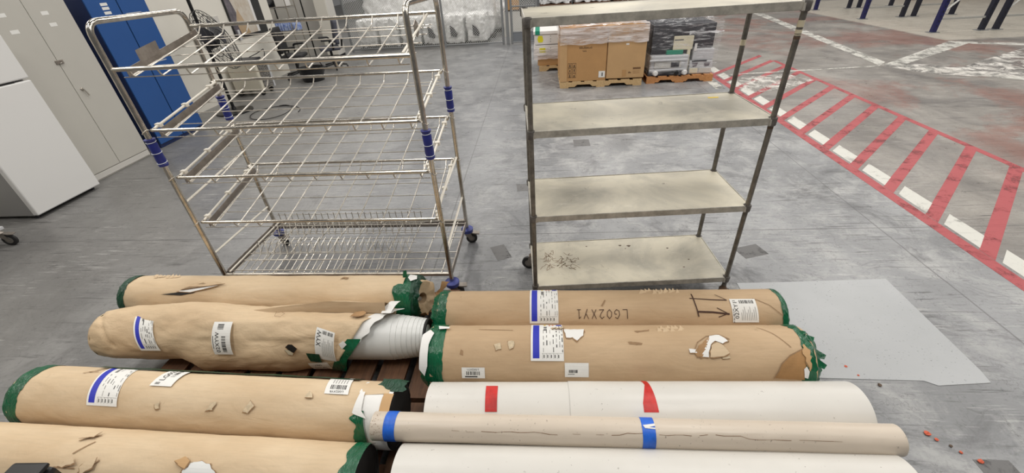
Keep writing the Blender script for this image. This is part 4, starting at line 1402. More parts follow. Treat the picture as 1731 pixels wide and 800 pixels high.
# base deck with the plate rack
zb = 0.205
put('base_rail', MB().box(-TW, TW, -TD - 0.010, -TD + 0.010, zb - 0.012, zb + 0.012), M['chrome'], TR, bevel=0.004)
put('base_rail', MB().box(-TW, TW, TD - 0.006, TD + 0.006, zb - 0.040, zb + 0.022), M['plate'], TR)
for sx in (-1, 1):
    put('base_rail', MB().box(sx * TW - 0.004, sx * TW + 0.004, -TD, TD, zb - 0.03, zb + 0.014), M['plate'], TR)
me = MB().tube([(0, -TD, zb + 0.012), (0, TD, zb + 0.012)], 0.0042, 6).mesh('wire', M['chrome'], True)
for i in range(11):
    put('cross_wire', me, None, TR, (-0.765 + 0.153 * i, 0, 0))
me = MB().tube([(-TW, 0, zb + 0.020), (TW, 0, zb + 0.020)], 0.0030, 6).mesh('wire', M['chrome'], True)
for y in (-0.315, -0.19, -0.11, 0.08, 0.16, 0.285, 0.325):
    put('long_wire', me, None, TR, (0, y, 0))
put('side_plate', MB().box(-TW + 0.022, -TW + 0.025, -TD + 0.02, TD - 0.02, zb + 0.0, zb + 0.038), M['plate'], TR)
put('runner_rod', MB().tube([(-TW + 0.05, -TD, zb + 0.03), (-TW + 0.05, TD, zb + 0.03)], 0.006, 8), M['clip'], TR, smooth=True)
rk = MB()
x0r, n_r, st = -0.735, 23, 0.0525
xe = x0r + n_r * st
z_lo, z_hi = zb + 0.024, zb + 0.115
for y in (0.30, 0.185, 0.02, -0.10, -0.20):
    rk.tube([(x0r - 0.02, y, z_lo), (xe + 0.02, y, z_lo)], 0.0026, 6)
rk.tube([(x0r - 0.02, 0.31, z_hi), (xe + 0.02, 0.31, z_hi)], 0.0026, 6)
for i in range(n_r + 1):
    x = x0r + st * i
    rk.tube([(x, 0.31, z_hi + 0.015), (x, 0.305, z_lo)], 0.0030, 5)
    if i < n_r:
        rk.tube([(x, 0.16, z_lo), (x + st * 0.5, 0.215, z_hi), (x + st * 1.3, 0.13, z_lo)], 0.0030, 5)
        rk.tube([(x, 0.10, z_lo), (x + 0.012, -0.015, z_lo - 0.002)], 0.0030, 5)
        rk.tube([(x, -0.11, z_lo), (x + st * 0.5, -0.055, z_hi - 0.02), (x + st * 1.3, -0.13, z_lo)], 0.0030, 5)
        rk.tube([(x + 0.01, -0.13, z_lo), (x + 0.03, -TD + 0.012, zb + 0.014)], 0.0030, 5)
put('plate_rack', rk, M['chrome'], TR, smooth=True)['kind'] = 'stuff'

# ------------------------------------------------------------------ left side: fridge, cabinets
FR = empty('refrigerator', (-5.57, 3.81, 0), 0, 'white two door refrigerator at the left edge of the photo', 'refrigerator')
put('body', MB().box(-0.33, 0.29, -0.355, 0.355, 0.035, 1.70), [M['fridge_side']], FR, bevel=0.008)
put('lower_door', MB().box(0.295, 0.355, -0.365, 0.370, 0.045, 1.235), M['fridge'], FR, bevel=0.012)
put('freezer_door', MB().box(0.295, 0.355, -0.365, 0.370, 1.252, 1.70), M['fridge'], FR, bevel=0.012)
put('door_gasket', MB().box(0.288, 0.345, -0.345, 0.22, 1.225, 1.262), M['blackm'], FR)
for y in (-0.32, 0.32):
    put('foot', MB().cyl(0.27, y, 0.0, 0.04, 0.02, 12), M['dkgrey'], FR)
    put('foot', MB().cyl(-0.30, y, 0.0, 0.04, 0.02, 12), M['dkgrey'], FR)
put('bottom_gap_dark', MB().box(0.18, 0.28, -0.34, 0.34, 0.012, 0.045), M['blackm'], FR)  # black block put in to darken the shaded gap under the body

GC = empty('storage_cabinet', (-5.66, 4.705, 0), 0, 'tall warm grey double door storage cabinet beside the white refrigerator', 'cabinet', 'double door storage cabinets along the left wall')
put('body', MB().box(-0.25, 0.235, -0.465, 0.465, 0.0, 1.98), M['gcab'], GC, bevel=0.004)
for sy, nm in ((-1, 'left'), (1, 'right')):
    y0, y1 = (-0.455, -0.003) if sy < 0 else (0.003, 0.455)
    d = put('door', MB().box(0.238, 0.254, y0, y1, 0.095, 1.965), M['gcab'], GC, bevel=0.003)
    if sy > 0:
        put('handle', MB().lathe([(0.254, 0.020), (0.262, 0.018), (0.268, 0.012)], 'x', (0, 0.075, 0.995), 14), M['chrome'], d, smooth=True)
        put('handle_lever', MB().tube([(0.272, 0.075, 0.998), (0.276, 0.09, 0.955), (0.276, 0.10, 0.915)], 0.007, 8), M['chrome'], d, smooth=True)
    for yy, zz, w in (((-0.235, 1.645, 0.085), (-0.27, 1.80, 0.10)) if sy < 0 else ((0.17, 1.78, 0.08), (0.19, 1.665, 0.08), (-9, 0, 0))):
        if yy > -5:
            lbm = MB().box(0.2545, 0.2552, yy - w / 2, yy + w / 2, zz - 0.018, zz + 0.018)
            lo = put('name_label', lbm, M['paper'], d)
for yy in (-0.235, -0.27):
    pass
put('toe_strip', MB().box(0.236, 0.250, -0.455, 0.455, 0.02, 0.088), M['panel'], GC, bevel=0.003)
lk = put('hasp', MB().box(0.254, 0.264, -0.035, 0.055, 1.285, 1.325), M['plate'], GC, bevel=0.003)
put('hasp_loop', MB().tube([(0.266, 0.0, 1.29), (0.280, 0.012, 1.30), (0.280, 0.03, 1.31), (0.266, 0.04, 1.312)], 0.005, 8), M['steel'], lk, smooth=True)

BC = empty('storage_cabinet', (-5.70, 5.88, 0), 0, 'tall blue double door storage cabinet right of the grey cabinet', 'cabinet', 'double door storage cabinets along the left wall')
put('body', MB().box(-0.25, 0.235, -0.45, 0.45, 0.0, 1.98), M['bcab_d'], BC, bevel=0.004)
for sy in (-1, 1):
    y0, y1 = (-0.448, -0.008) if sy < 0 else (0.008, 0.448)
    d = put('door', MB().box(0.238, 0.254, y0, y1, 0.055, 1.97), M['bcab'], BC, bevel=0.003)
    if sy < 0:
        for zz in (1.80, 1.755, 1.705):
            put('name_label', MB().box(0.2545, 0.2552, -0.255, -0.155, zz - 0.016, zz + 0.016), M['paper'], d)
    else:
        put('scrape', MB().box(0.2545, 0.2550, 0.05, 0.30, 1.668, 1.676), M['lgrey'], d)
        put('scrape', MB().box(0.2545, 0.2550, 0.10, 0.34, 1.05, 1.06), M['lgrey'], d)
put('door_gap', MB().box(0.232, 0.243, -0.009, 0.009, 0.055, 1.97), M['black'], BC)

# castor of a cart standing just outside the left edge
CT = empty('utility_cart', (-4.93, 2.955, 0), 0, 'low cart at the far left edge, only its castor with brake pedal in view', 'cart')
put('deck', MB().box(-0.80, -0.075, -0.62, 0.06, 0.16, 0.19), M['lgrey'], CT, bevel=0.006)
for x, y in ((-0.095, 0.02), (-0.70, 0.02), (-0.095, -0.56), (-0.70, -0.56)):
    k = caster(CT, x, y, 0.16, 0.058, 0.25, pedal=True, stem='plate')

# ------------------------------------------------------------------ fan on a tall black pole
FN = empty('pole_fan', (-5.45, 7.15, 0), rad(-12), 'black wire guard fan on a tall black pole, behind the trolley', 'fan')
put('base', MB().lathe([(0.0, 0.30), (0.02, 0.30), (0.035, 0.22), (0.05, 0.04), (0.09, 0.03)], 'z', (0, 0, 0), 32), M['black'], FN, smooth=True)
put('pole', MB().cyl(0, 0, 0.05, 2.05, 0.026, 14), M['black'], FN, smooth=True)
hub = Vector((0.20, 0.02, 1.15))
nrm = Vector((0.83, 0.40, 0.34)).normalized()
uu = nrm.cross(Vector((0, 0, 1))).normalized()
vv = uu.cross(nrm)
gd = MB()


def ringp(r, d, n=40):
    return [hub + nrm * d + (uu * math.cos(a) + vv * math.sin(a)) * r for a in [i * 2 * PI / n for i in range(n)]]


FRAD = 0.46
for r, d in ((FRAD, 0.0), (FRAD, 0.05), (0.36, 0.085), (0.25, 0.10), (0.14, 0.11), (0.36, -0.06), (0.22, -0.08)):
    gd.tube(ringp(r, d), 0.005, 5, closed=True)
for i in range(30):
    a = i * 2 * PI / 30
    e = uu * math.cos(a) + vv * math.sin(a)
    gd.tube([hub + nrm * 0.11 + e * 0.08, hub + nrm * 0.10 + e * 0.25, hub + nrm * 0.05 + e * FRAD, hub + e * FRAD, hub - nrm * 0.08 + e * 0.22, hub - nrm * 0.09 + e * 0.1], 0.0032, 5)
put('wire_guard', gd, M['rubber'], FN, smooth=True)
for i in range(3):
    a = i * 2 * PI / 3 + 0.5
    e = uu * math.cos(a) + vv * math.sin(a)
    e2 = uu * -math.sin(a) + vv * math.cos(a)
    bl = MB().grid(lambda u, v: tuple(hub + e * (0.06 + 0.34 * u) + (e2 * (v - 0.5) * (0.14 + 0.16 * u)) + nrm * (0.02 + 0.07 * (v - 0.5))), 6, 4)
    put('blade', bl, M['dkgrey'], FN, smooth=True)
mt = MB().tube([hub - nrm * 0.16, hub - nrm * 0.02, hub + nrm * 0.03], [0.075, 0.085, 0.05], 16)
put('motor', mt, M['black'], FN, smooth=True)
put('yoke', MB().tube([(0, 0, 1.16), tuple(hub - nrm * 0.12)], 0.024, 8), M['black'], FN)
put('center_badge', MB().tube([hub + nrm * 0.108, hub + nrm * 0.118], 0.085, 20), M['dkgrey'], FN)

# ------------------------------------------------------------------ beige cooler, black stand, framed poster, chairs
CB = empty('air_cooler', (-5.75, 8.45, 0), rad(4), 'beige portable air cooler with speckled black side grille, behind the fan pole', 'cooler')
put('housing', MB().box(-0.30, 0.26, -0.28, 0.16, 0.09, 0.62), M['beige'], CB, bevel=0.03)
put('side_grille', MB().box(0.262, 0.275, -0.20, 0.14, 0.12, 0.56), M['speck'], CB, bevel=0.006)
put('grille_frame', MB().box(0.255, 0.285, 0.14, 0.19, 0.08, 0.60), M['lgrey'], CB, bevel=0.004)
put('lid', MB().box(-0.26, 0.22, -0.24, 0.12, 0.62, 0.66), M['dkgrey'], CB, bevel=0.015)
for x in (-0.24, 0.20):
    for y in (-0.22, 0.12):
        put('castor', MB().lathe([(-0.02, 0.02), (-0.02, 0.045), (0.02, 0.045), (0.02, 0.02)], 'y', (x, y, 0.045), 14), M['black'], CB, smooth=True)
put('cable', MB().tube([(0.25, 0.10, 0.55), (0.32, 0.12, 0.72), (0.28, 0.2, 0.78), (0.1, 0.22, 0.70), (0.0, 0.1, 0.66)], 0.008, 6), M['black'], CB, smooth=True)

cable_pts = [(-4.62 + 0.45 * math.cos(a) * (1 - 0.06 * a), 6.95 + 0.40 * math.sin(a), 0.008 + 0.002 * a) for a in [i * 0.25 for i in range(34)]]
tag(put('power_cable', MB().tube(cable_pts, 0.007, 6), M['black'], smooth=True), 'black power cable coiled on the floor at the foot of the fan pole', 'cable')

PO = empty('framed_poster', (-6.095, 9.44, 0.95), 0, 'glossy framed poster with grey and tan picture and black border on the left wall', 'poster')
put('backing_board', MB().box(0.0, 0.02, -0.58, 0.60, 0.0, 1.10), M['black'], PO, bevel=0.004)
put('print', MB().box(0.02, 0.022, -0.54, 0.22, 0.05, 1.08), M['poster_b'], PO)
put('printed_figure', MB().prism([(-0.54, 0.05), (-0.36, 0.05), (-0.40, 0.28), (-0.30, 0.45), (-0.38, 0.70), (-0.46, 0.95), (-0.54, 1.08)], 0.0222, 0.0228, lambda a, b, c: (c, a, b)), M['poster_g'], PO)
put('printed_figure', MB().prism([(-0.36, 0.06), (-0.05, 0.06), (-0.14, 0.30), (-0.24, 0.52), (-0.33, 0.40), (-0.40, 0.26)], 0.0222, 0.0228, lambda a, b, c: (c, a, b)), M['poster_t'], PO)
put('white_strip', MB().box(0.02, 0.026, 0.22, 0.30, 0.05, 1.08), M['carton_w'], PO)
put('clip_foot', MB().box(0.02, 0.05, -0.50, -0.44, -0.03, 0.16), M['lgrey'], PO, bevel=0.01)


def office_chair(x, y, rz, label, mat, sc=1.0):
    o = empty('office_chair', (x, y, 0), rz, label, 'chair', 'office chairs by the back wall')
    put('seat', MB().box(-0.24, 0.24, -0.24, 0.22, 0.42, 0.50), mat, o, bevel=0.035)
    put('backrest', MB().grid(lambda u, v: (-0.22 + 0.44 * u, 0.24 + 0.06 * v + 0.05 * (2 * u - 1) ** 2 * -1, 0.54 + 0.50 * v), 10, 8), mat, o, smooth=True).modifiers.new('pad', 'SOLIDIFY').thickness = 0.07
    put('back_stem', MB().tube([(0, 0.1, 0.42), (0, 0.27, 0.45), (0, 0.31, 0.62)], 0.025, 8), M['black'], o, smooth=True)
    put('column', MB().cyl(0, 0, 0.10, 0.42, 0.03, 12), M['black'], o, smooth=True)
    for sx in (-1, 1):
        put('armrest', MB().tube(fillet([(sx * 0.24, 0.05, 0.46), (sx * 0.31, 0.05, 0.48), (sx * 0.31, 0.05, 0.66), (sx * 0.31, -0.18, 0.67)], 0.05, 4), 0.022, 8), M['black'], o, smooth=True)
    for k in range(5):
        a = k * 2 * PI / 5
        c, d = math.cos(a), math.sin(a)
        lg = put('leg', MB().tube([(0, 0, 0.12), (0.15 * c, 0.15 * d, 0.10), (0.30 * c, 0.30 * d, 0.075)], [0.03, 0.024, 0.018], 8), M['black'], o, smooth=True)
        put('castor', MB().lathe([(-0.018, 0.012), (-0.018, 0.03), (0.018, 0.03), (0.018, 0.012)], 'y', (0.30 * c, 0.30 * d, 0.03), 12), M['black'], lg, smooth=True)
    return o


office_chair(-5.50, 9.72, rad(100), 'black office chair with upright backrest, nearest the framed poster', M['chair_k'])
office_chair(-5.02, 10.55, rad(-60), 'slate grey office chair in front of the wire shelving', M['chair_g'])

CR = empty('black_tub', (-5.0, 9.35, 0), rad(12), 'low black plastic tub on the floor in front of the two office chairs', 'tub')
put('bin', MB().lathe([(0.0, 0.0), (0.0, 0.22), (0.26, 0.27), (0.26, 0.285), (0.275, 0.285), (0.275, 0.26), (0.03, 0.20), (0.03, 0.0)], 'z', (0, 0, 0), 20), M['black'], CR, smooth=True)
put('handle', MB().tube(fillet([(-0.26, 0, 0.26), (-0.20, 0, 0.42), (0.20, 0, 0.42), (0.26, 0, 0.26)], 0.06, 4), 0.010, 8), M['black'], CR, smooth=True)

# ------------------------------------------------------------------ wire shelving with water packs, white cabinet
WR = empty('wire_shelving', (-6.72, 11.6, 0), 0, 'chrome wire shelving unit against the back wall holding bottled water', 'shelf')
for x in (-0.48, 0.48):
    for y in (-0.22, 0.22):
        put('post', MB().cyl(x, y, 0.0, 1.9, 0.0125, 10), M['steel'], WR, smooth=True)
for z in (0.20, 0.78, 1.32, 1.85):
    mb = MB()
    for y in (-0.22, 0.22):
        mb.tube([(-0.48, y, z), (0.48, y, z)], 0.006, 6)
        mb.tube([(-0.48, y, z - 0.035), (0.48, y, z - 0.035)], 0.005, 6)
    for x in (-0.48, 0.48):
        mb.tube([(x, -0.22, z), (x, 0.22, z)], 0.006, 6)
    for i in range(22):
        x = -0.46 + 0.92 * i / 21
        mb.tube([(x, -0.22, z), (x, 0.22, z)], 0.003, 4)
    put('shelf_tier', mb, M['steel'], WR)


def water_pack(x, y, z, label):
    o = empty('water_pack', (x, y, z), 0, label, 'bottled water', 'packs of bottled water on the wire shelving')
    mb = MB()
    cb = MB()
    for i in range(5):
        for j in range(3):
            px, py = -0.14 + 0.07 * i, -0.08 + 0.08 * j
            mb.lathe([(0.0, 0.031), (0.11, 0.033), (0.14, 0.028), (0.165, 0.012)], 'z', (px, py, 0), 10)
            cb.lathe([(0.165, 0.014), (0.18, 0.014)], 'z', (px, py, 0), 8)
            cb.lathe([(0.05, 0.0335), (0.095, 0.0338)], 'z', (px, py, 0), 10)
    put('bottles', mb, M['water'], o, smooth=True)['kind'] = 'stuff'
    put('caps_and_bands', cb, M['capb'], o, smooth=True)['kind'] = 'stuff'


for i, (dx, lbl) in enumerate(((-0.29, 'left pack of clear water bottles with blue bands on the wire shelving'), (0.06, 'middle pack of clear water bottles with blue bands on the wire shelving'))):
    water_pack(-6.72 + dx + 0.03, 11.58, 0.787, lbl)
water_pack(-6.31, 11.58, 0.787, 'right pack of clear water bottles with blue bands on the wire shelving')
tag(put('black_bag', MB().lathe([(0.0, 0.20), (0.06, 0.24), (0.14, 0.22), (0.20, 0.10), (0.22, 0.0)], 'z', (0, 0, 0), 18, 0.02, 4), M['black'], None, (-6.85, 11.6, 1.327), smooth=True), 'black bag on the upper wire shelf above the water packs', 'bag')
tag(put('small_carton', MB().box(-0.12, 0.12, -0.15, 0.15, 0, 0.16), M['carton_w'], None, (-6.42, 11.6, 1.327), bevel=0.004), 'small white carton beside the black bag on the upper wire shelf', 'box')

WC = empty('tall_white_cabinet', (-5.66, 12.15, 0), 0, 'tall white cabinet standing against the chain link fence post', 'cabinet')
put('body', MB().box(-0.16, 0.16, -0.14, 0.30, 0.06, 2.0), M['panel'], WC, bevel=0.005)
put('door', MB().box(-0.155, 0.155, -0.16, -0.142, 0.08, 1.98), M['wall'], WC, bevel=0.003)
put('plinth', MB().box(-0.15, 0.15, -0.12, 0.29, 0.0, 0.06), M['black'], WC)

# ------------------------------------------------------------------ chain link fence and what stands behind it
FC = empty('chain_link_fence', (0, 12.75, 0), 0, 'galvanised chain link fence with gate and grey kick plate across the back', 'fence')
FX = [-5.40, -2.68, -1.03]
for x in FX + [-0.78, -0.10]:
    put('post', MB().cyl(x, 0, 0.0, 2.6, 0.030, 12), M['fence_s'], FC, smooth=True)
put('post', MB().box(-0.94, -0.86, -0.04, 0.04, 0, 2.6), M['fence_s'], FC, bevel=0.005)
for x0, x1 in ((-5.40, -2.68), (-2.68, -1.03), (-0.78, -0.10)):
    for z in ((0.06, 2.55) if x1 < -0.5 else (0.05, 0.30, 0.93, 2.55)):
        put('rail', MB().tube([(x0, 0, z), (x1, 0, z)], 0.018, 8), M['fence_s'], FC, smooth=True)
put('kick_plate', MB().box(-0.77, -0.11, -0.008, 0.008, 0.06, 0.30), M['kick'], FC)


def chain(x0, x1, z0, z1, p=0.062):
    mb = MB()
    H = z1 - z0
    i = -int(H / p) - 1
    while x0 + i * p < x1:
        for sgn in (1, -1):
            a = x0 + i * p if sgn > 0 else x0 + i * p + H
            xa, za, xb, zb_ = a, z0, a + sgn * H, z1
            # clip to the bay
            def cl(xx):
                return za + (xx - xa) * (zb_ - za) / (xb - xa)
            pa, pb = (xa, za), (xb, zb_)
            if min(xa, xb) < x0 or max(xa, xb) > x1:
                lo, hi = max(min(xa, xb), x0), min(max(xa, xb), x1)
                if hi - lo < 0.01:
                    continue
                pa, pb = (lo, cl(lo)), (hi, cl(hi))
            y = 0.004 * sgn
            mb.tube([(pa[0], y, pa[1]), (pb[0], y, pb[1])], 0.0036, 3, caps=False)
        i += 1
    o = put('chain_mesh', mb, M['mesh_zinc'], FC)
    o['kind'] = 'stuff'


chain(-5.40, -2.68, 0.06, 1.75)
chain(-2.68, -1.03, 0.06, 1.75)
chain(-0.78, -0.10, 0.30, 1.75)


def lumpy(name, w, d, h, amp, seed, n=(14, 8, 10), cr=0.08):
    """soft wrapped bundle: a rounded block with crinkles"""
    mb = MB()

    def pt(x, y, z):
        v = Vector((x * w / 2, y * d / 2, z * h / 2))
        k = Vector((v.x * 5 + seed, v.y * 5, v.z * 5))
        q = amp * (noise.noise(k) + 0.7 * noise.noise(k * 2.6) + 0.4 * noise.noise(k * 6))
        e = Vector((x, y, z))
        m = sorted((abs(x), abs(y), abs(z)))
        rr = 1 - cr * m[1] ** 4
        v = v * rr + e.normalized() * q
        return (v.x, v.y, v.z + h / 2)
    a, b, c = n
    mb.grid(lambda u, v: pt(2 * u - 1, -1, 2 * v - 1), a, c)
    mb.grid(lambda u, v: pt(2 * u - 1, 1, 2 * v - 1), a, c)
    mb.grid(lambda u, v: pt(-1, 2 * u - 1, 2 * v - 1), b, c)
    mb.grid(lambda u, v: pt(1, 2 * u - 1, 2 * v - 1), b, c)
    mb.grid(lambda u, v: pt(2 * u - 1, 2 * v - 1, 1), a, b)
    me = mb.mesh(name, M['foam'], True, True)
    return me


GF = 'white plastic wrapped bundles behind the fence'
nth = ['leftmost', 'second from the left', 'third from the left', 'fourth from the left', 'fifth from the left', 'rightmost']
for i in range(6):
    x = -5.0 + 0.64 * i
    o = empty('wrapped_bundle', (x, 13.45, 0), 0, 'white crinkled plastic bundle behind the fence, %s of the front row' % nth[i], 'bundle', GF)
    put('skid', MB().box(-0.29, 0.29, -0.42, 0.42, 0.0, 0.05), M['blackm'], o)
    put('bundle', lumpy('bundle', 0.575, 0.9, 0.74, 0.045, i * 3.1, (22, 14, 22)), None, o, (0, 0, 0.05))
    if i > 2:
        put('dark_opening', MB().prism([(-0.10, 0.26), (0.06, 0.22), (0.09, 0.30), (0.0, 0.46), (-0.10, 0.52)], -0.50, -0.42, lambda a, b, c: (a, c, b)), M['dkgrey'], o)
o = empty('wrapped_bundle', (-3.35, 14.45, 0), 0, 'long white plastic wrapped stack behind the front row of bundles', 'bundle', GF)
put('skid', MB().box(-1.95, 1.95, -0.42, 0.42, 0.0, 0.06), M['blackm'], o)
put('bundle', lumpy('bundle', 4.0, 0.95, 1.35, 0.06, 40.0, (70, 14, 22)), None, o, (0, 0, 0.06))
o = empty('wrapped_bundle', (-1.55, 15.6, 0), 0, 'white wrapped stack farthest right behind the fence gate post', 'bundle', GF)
put('skid', MB().box(-0.5, 0.5, -0.42, 0.42, 0.0, 0.06), M['blackm'], o)
put('bundle', lumpy('bundle', 1.1, 0.95, 1.0, 0.06, 50.0, (20, 14, 20)), None, o, (0, 0, 0.06))
o = empty('carton_shelf', (-0.75, 14.3, 0), 0, 'brown carton on a dark stand behind the fence gate', 'box')
put('stand', MB().box(-0.35, 0.25, -0.2, 0.3, 0.0, 0.70), M['panel'], o)
put('carton', MB().box(-0.24, 0.12, -0.18, 0.25, 0.72, 1.15), M['carton'], o, bevel=0.005)
put('tray', MB().box(-0.30, 0.20, -0.22, 0.3, 0.70, 0.72), M['black'], o)
GB = 'white fabric covered pallets far behind the shelving unit'
for i, (x, w) in enumerate(((0.75, 1.5), (2.45, 1.7), (4.3, 1.7))):
    o = empty('covered_pallet', (x, 23.0, 0), 0, 'low white covered pallet seen over the top shelf, %s of three' % ('left', 'middle', 'right')[i], 'pallet', GB)
    put('skid', MB().box(-w / 2, w / 2, -0.5, 0.5, 0.0, 0.12), M['wood_d'], o)
    put('cover', lumpy('cover', w, 1.0, 0.8, 0.10, 70 + i * 4, (24, 10, 12)), None, o, (0, 0, 0.1))


# ------------------------------------------------------------------ loaded pallets in the aisle
def carton_box(parent_or_none, x0, x1, y0, y1, z0, z1, mat, name='carton', parent=None, bevel=0.006):
    return put(name, MB().box(x0, x1, y0, y1, z0, z1), mat, parent, bevel=bevel)


GA = 'wooden pallets in the aisle'
pallet('wooden_pallet', 'pale wooden pallet under the big brown cartons in the aisle', GA, 0.34, 1.77, 7.76, 8.90, M['wood_p'], h=0.115)
pallet('wooden_pallet', 'orange brown wooden pallet under the film wrapped machines in the aisle', GA, 1.87, 3.01, 7.83, 8.85, M['wood_o'], h=0.115)
pallet('wooden_pallet', 'small wooden pallet under the white boxes with yellow stickers', GA, -0.03, 0.95, 9.19, 10.2, M['wood_p'], h=0.11)


def wall_map(x0, z0, y):
    return lambda u, v, lay: (x0 + u, y - 0.001 - 0.0006 * lay, z0 + v)


o = empty('large_carton', (0.735, 8.33, 0.115), 0, 'big brown carton with handling symbols, left half of the pale pallet', 'carton', 'big brown cartons in the aisle')
put('box', MB().box(-0.395, 0.40, -0.57, 0.55, 0.0, 0.86), M['carton'], o, bevel=0.008)
put('corner_board', MB().box(-0.40, -0.28, -0.578, -0.571, 0.0, 0.85), M['carton_p'], o)
L = Label(0.001, 0.001, lambda u, v, lay: (-0.27 + u, -0.5715 - 0.0008 * lay, 0.05 + v))
for i in range(2):
    for j in range(3):
        a, b = 0.01 + 0.075 * i, 0.01 + 0.085 * j
        for q in ((a, b, a + 0.065, b + 0.004), (a, b + 0.071, a + 0.065, b + 0.075), (a, b, a + 0.004, b + 0.075), (a + 0.061, b, a + 0.065, b + 0.075)):
            L.rect(*q)
        L.rect(a + 0.026, b + 0.018, a + 0.040, b + 0.060 - 0.01 * ((i + j) % 2))
        if j != 1:
            L.rect(a + 0.014, b + 0.012, a + 0.052, b + 0.018)
rn = random.Random(5)
for k in range(11):
    u = 0.20 + 0.020 * k
    h0 = rn.uniform(0.012, 0.045)
    L.rect(u, 0.48 + 0.01 * rn.random(), u + 0.006, 0.48 + h0)
    L.rect(u, 0.485, u + 0.016, 0.491)
for k in range(3):
    L.rect(0.26 + 0.022 * k, 0.435, 0.276 + 0.022 * k, 0.441)
    L.rect(0.26 + 0.022 * k, 0.435, 0.265 + 0.022 * k, 0.462)
L.put('printed_marks', o)['kind'] = 'stuff'
lbm = MB().box(0.275, 0.385, -0.5745, -0.5715, 0.05, 0.155)
pl = put('shipping_label', lbm, M['paper'], o)
put('label_print', MB().box(0.325, 0.350, -0.5752, -0.5746, 0.07, 0.13), M['ink_g'], o)

o = empty('large_carton', (1.465, 8.33, 0.115), 0, 'big plain brown carton on the right half of the pale pallet', 'carton', 'big brown cartons in the aisle')
put('box', MB().box(-0.32, 0.325, -0.58, 0.55, 0.02, 0.84), M['carton_p'], o, bevel=0.008)
put('brown_tape', MB().box(-0.05, 0.02, -0.5825, -0.5805, 0.05, 0.16), M['carton'], o)
put('printed_bar', MB().box(0.13, 0.26, -0.583, -0.5805, 0.165, 0.195), M['scar'], o)
put('printed_bar', MB().box(0.13, 0.25, -0.583, -0.5805, 0.13, 0.138), M['kraft_in'], o)
put('printed_bar', MB().box(0.13, 0.25, -0.583, -0.5805, 0.10, 0.108), M['kraft_in'], o)
put('printed_mark', MB().prism([(0.05, 0.11), (0.065, 0.10), (0.08, 0.105), (0.10, 0.10), (0.105, 0.115), (0.085, 0.12), (0.075, 0.128), (0.06, 0.122)], -0.583, -0.5805, lambda a, b, c: (a, c, b)), M['scar'], o)
put('shipping_label', MB().box(-0.05, 0.05, -0.5825, -0.5805, 0.63, 0.69), M['paper'], o)
put('shipping_label', MB().box(-0.02, 0.03, -0.5825, -0.5805, 0.56, 0.585), M['paper'], o)
for a, b in ((-0.18, -0.09), (0.09, 0.20)):
    put('printed_bar', MB().box(a, b, -0.5825, -0.5805, 0.645, 0.675), M['kraft_in'], o)


def film_shell(name, label, x0, x1, y0, y1, z0, z1, mat, seed, amp=0.02):
    mb = MB()

    def wv(x, y, z):
        k = Vector((x * 3 + seed, y * 3, z * 14))
        return amp * noise.noise(k)
    mb.grid(lambda u, v: (x0 + (x1 - x0) * u, y0 + wv(x0 + (x1 - x0) * u, 0, z0 + (z1 - z0) * v) - amp * 0.6, z0 + (z1 - z0) * v + (0.03 * noise.noise(Vector((u * 6, seed, 0))) if v == 0 else 0)), 40, 24)
    mb.grid(lambda u, v: (x0 - 0.004 - abs(wv(0, y0 + (y1 - y0) * u, z0 + (z1 - z0) * v)), y0 + (y1 - y0) * u, z0 + (z1 - z0) * v), 20, 20)
    mb.grid(lambda u, v: (x1 + 0.004 + abs(wv(0, y0 + (y1 - y0) * u, z0 + (z1 - z0) * v + 3)), y0 + (y1 - y0) * u, z0 + (z1 - z0) * v), 20, 20)
    mb.grid(lambda u, v: (x0 + (x1 - x0) * u, y0 + (y1 - y0) * v, z1 + 0.008 + abs(wv(u * 4, v * 4, 1)) * 2), 30, 20)
    o = put(name, mb, mat, None, smooth=True)
    tag(o, label, 'plastic film', 'stretch film over the loaded pallets')
    return o


film_shell('stretch_film', 'cloudy stretch film round the tops of the two big brown cartons', 0.33, 1.80, 7.738, 8.89, 0.72, 0.985, M['film'], 3)

# white boxes with yellow stickers on the pallet behind
GS = 'white boxes with yellow stickers'
for i, (z0, z1, y0) in enumerate(((0.30, 0.505, 0.0), (0.515, 0.70, 0.01))):
    o = empty('white_carton', (0.18, 9.55, z0), 0, 'white box with a yellow sticker, %s of the stack beside the big cartons' % ('lower', 'upper')[i], 'carton', GS)
    put('box', MB().box(-0.30, 0.40, -0.36 + y0, 0.30, 0.0, z1 - z0 - 0.004), M['carton_w'], o, bevel=0.005)
    put('yellow_sticker', MB().prism([(-0.22, 0.04), (-0.14, 0.04), (-0.12, 0.08), (-0.14, 0.16), (-0.22, 0.16), (-0.24, 0.10)] if i else [(-0.20, 0.06), (-0.08, 0.06), (-0.08, 0.15), (-0.20, 0.15)], -0.363 + y0, -0.3605 + y0, lambda a, b, c: (a, c, b)), M['yellow'], o)
    for k in range(3):
        put('printed_bar', MB().box(0.02, 0.03, -0.3625 + y0, -0.3605 + y0, 0.04 + 0.05 * k, 0.06 + 0.05 * k), M['ink_g'], o)
tag(put('green_tape_bundle', MB().box(-0.32, 0.42, -0.37, 0.30, 0, 0.06), M['carton_w'], None, (0.18, 9.55, 0.702), bevel=0.006), 'flat white lid with green straps on top of the white boxes', 'lid')
for x in (-0.28, 0.24):
    put('green_strap', MB().box(x, x + 0.09, -0.374, 0.31, -0.001, 0.064), M['teal'], bpy.data.objects['green_tape_bundle'])
o = tag(put('brown_carton', MB().box(-0.24, 0.45, -0.34, 0.40, 0, 0.185), M['carton'], None, (0.18, 9.55, 0.112), bevel=0.005), 'brown carton under the two white boxes with stickers', 'carton')
film_shell('stretch_film', 'cloudy stretch film round the lower white box beside the big cartons', -0.135, 0.60, 9.175, 9.96, 0.24, 0.42, M['film'], 9)

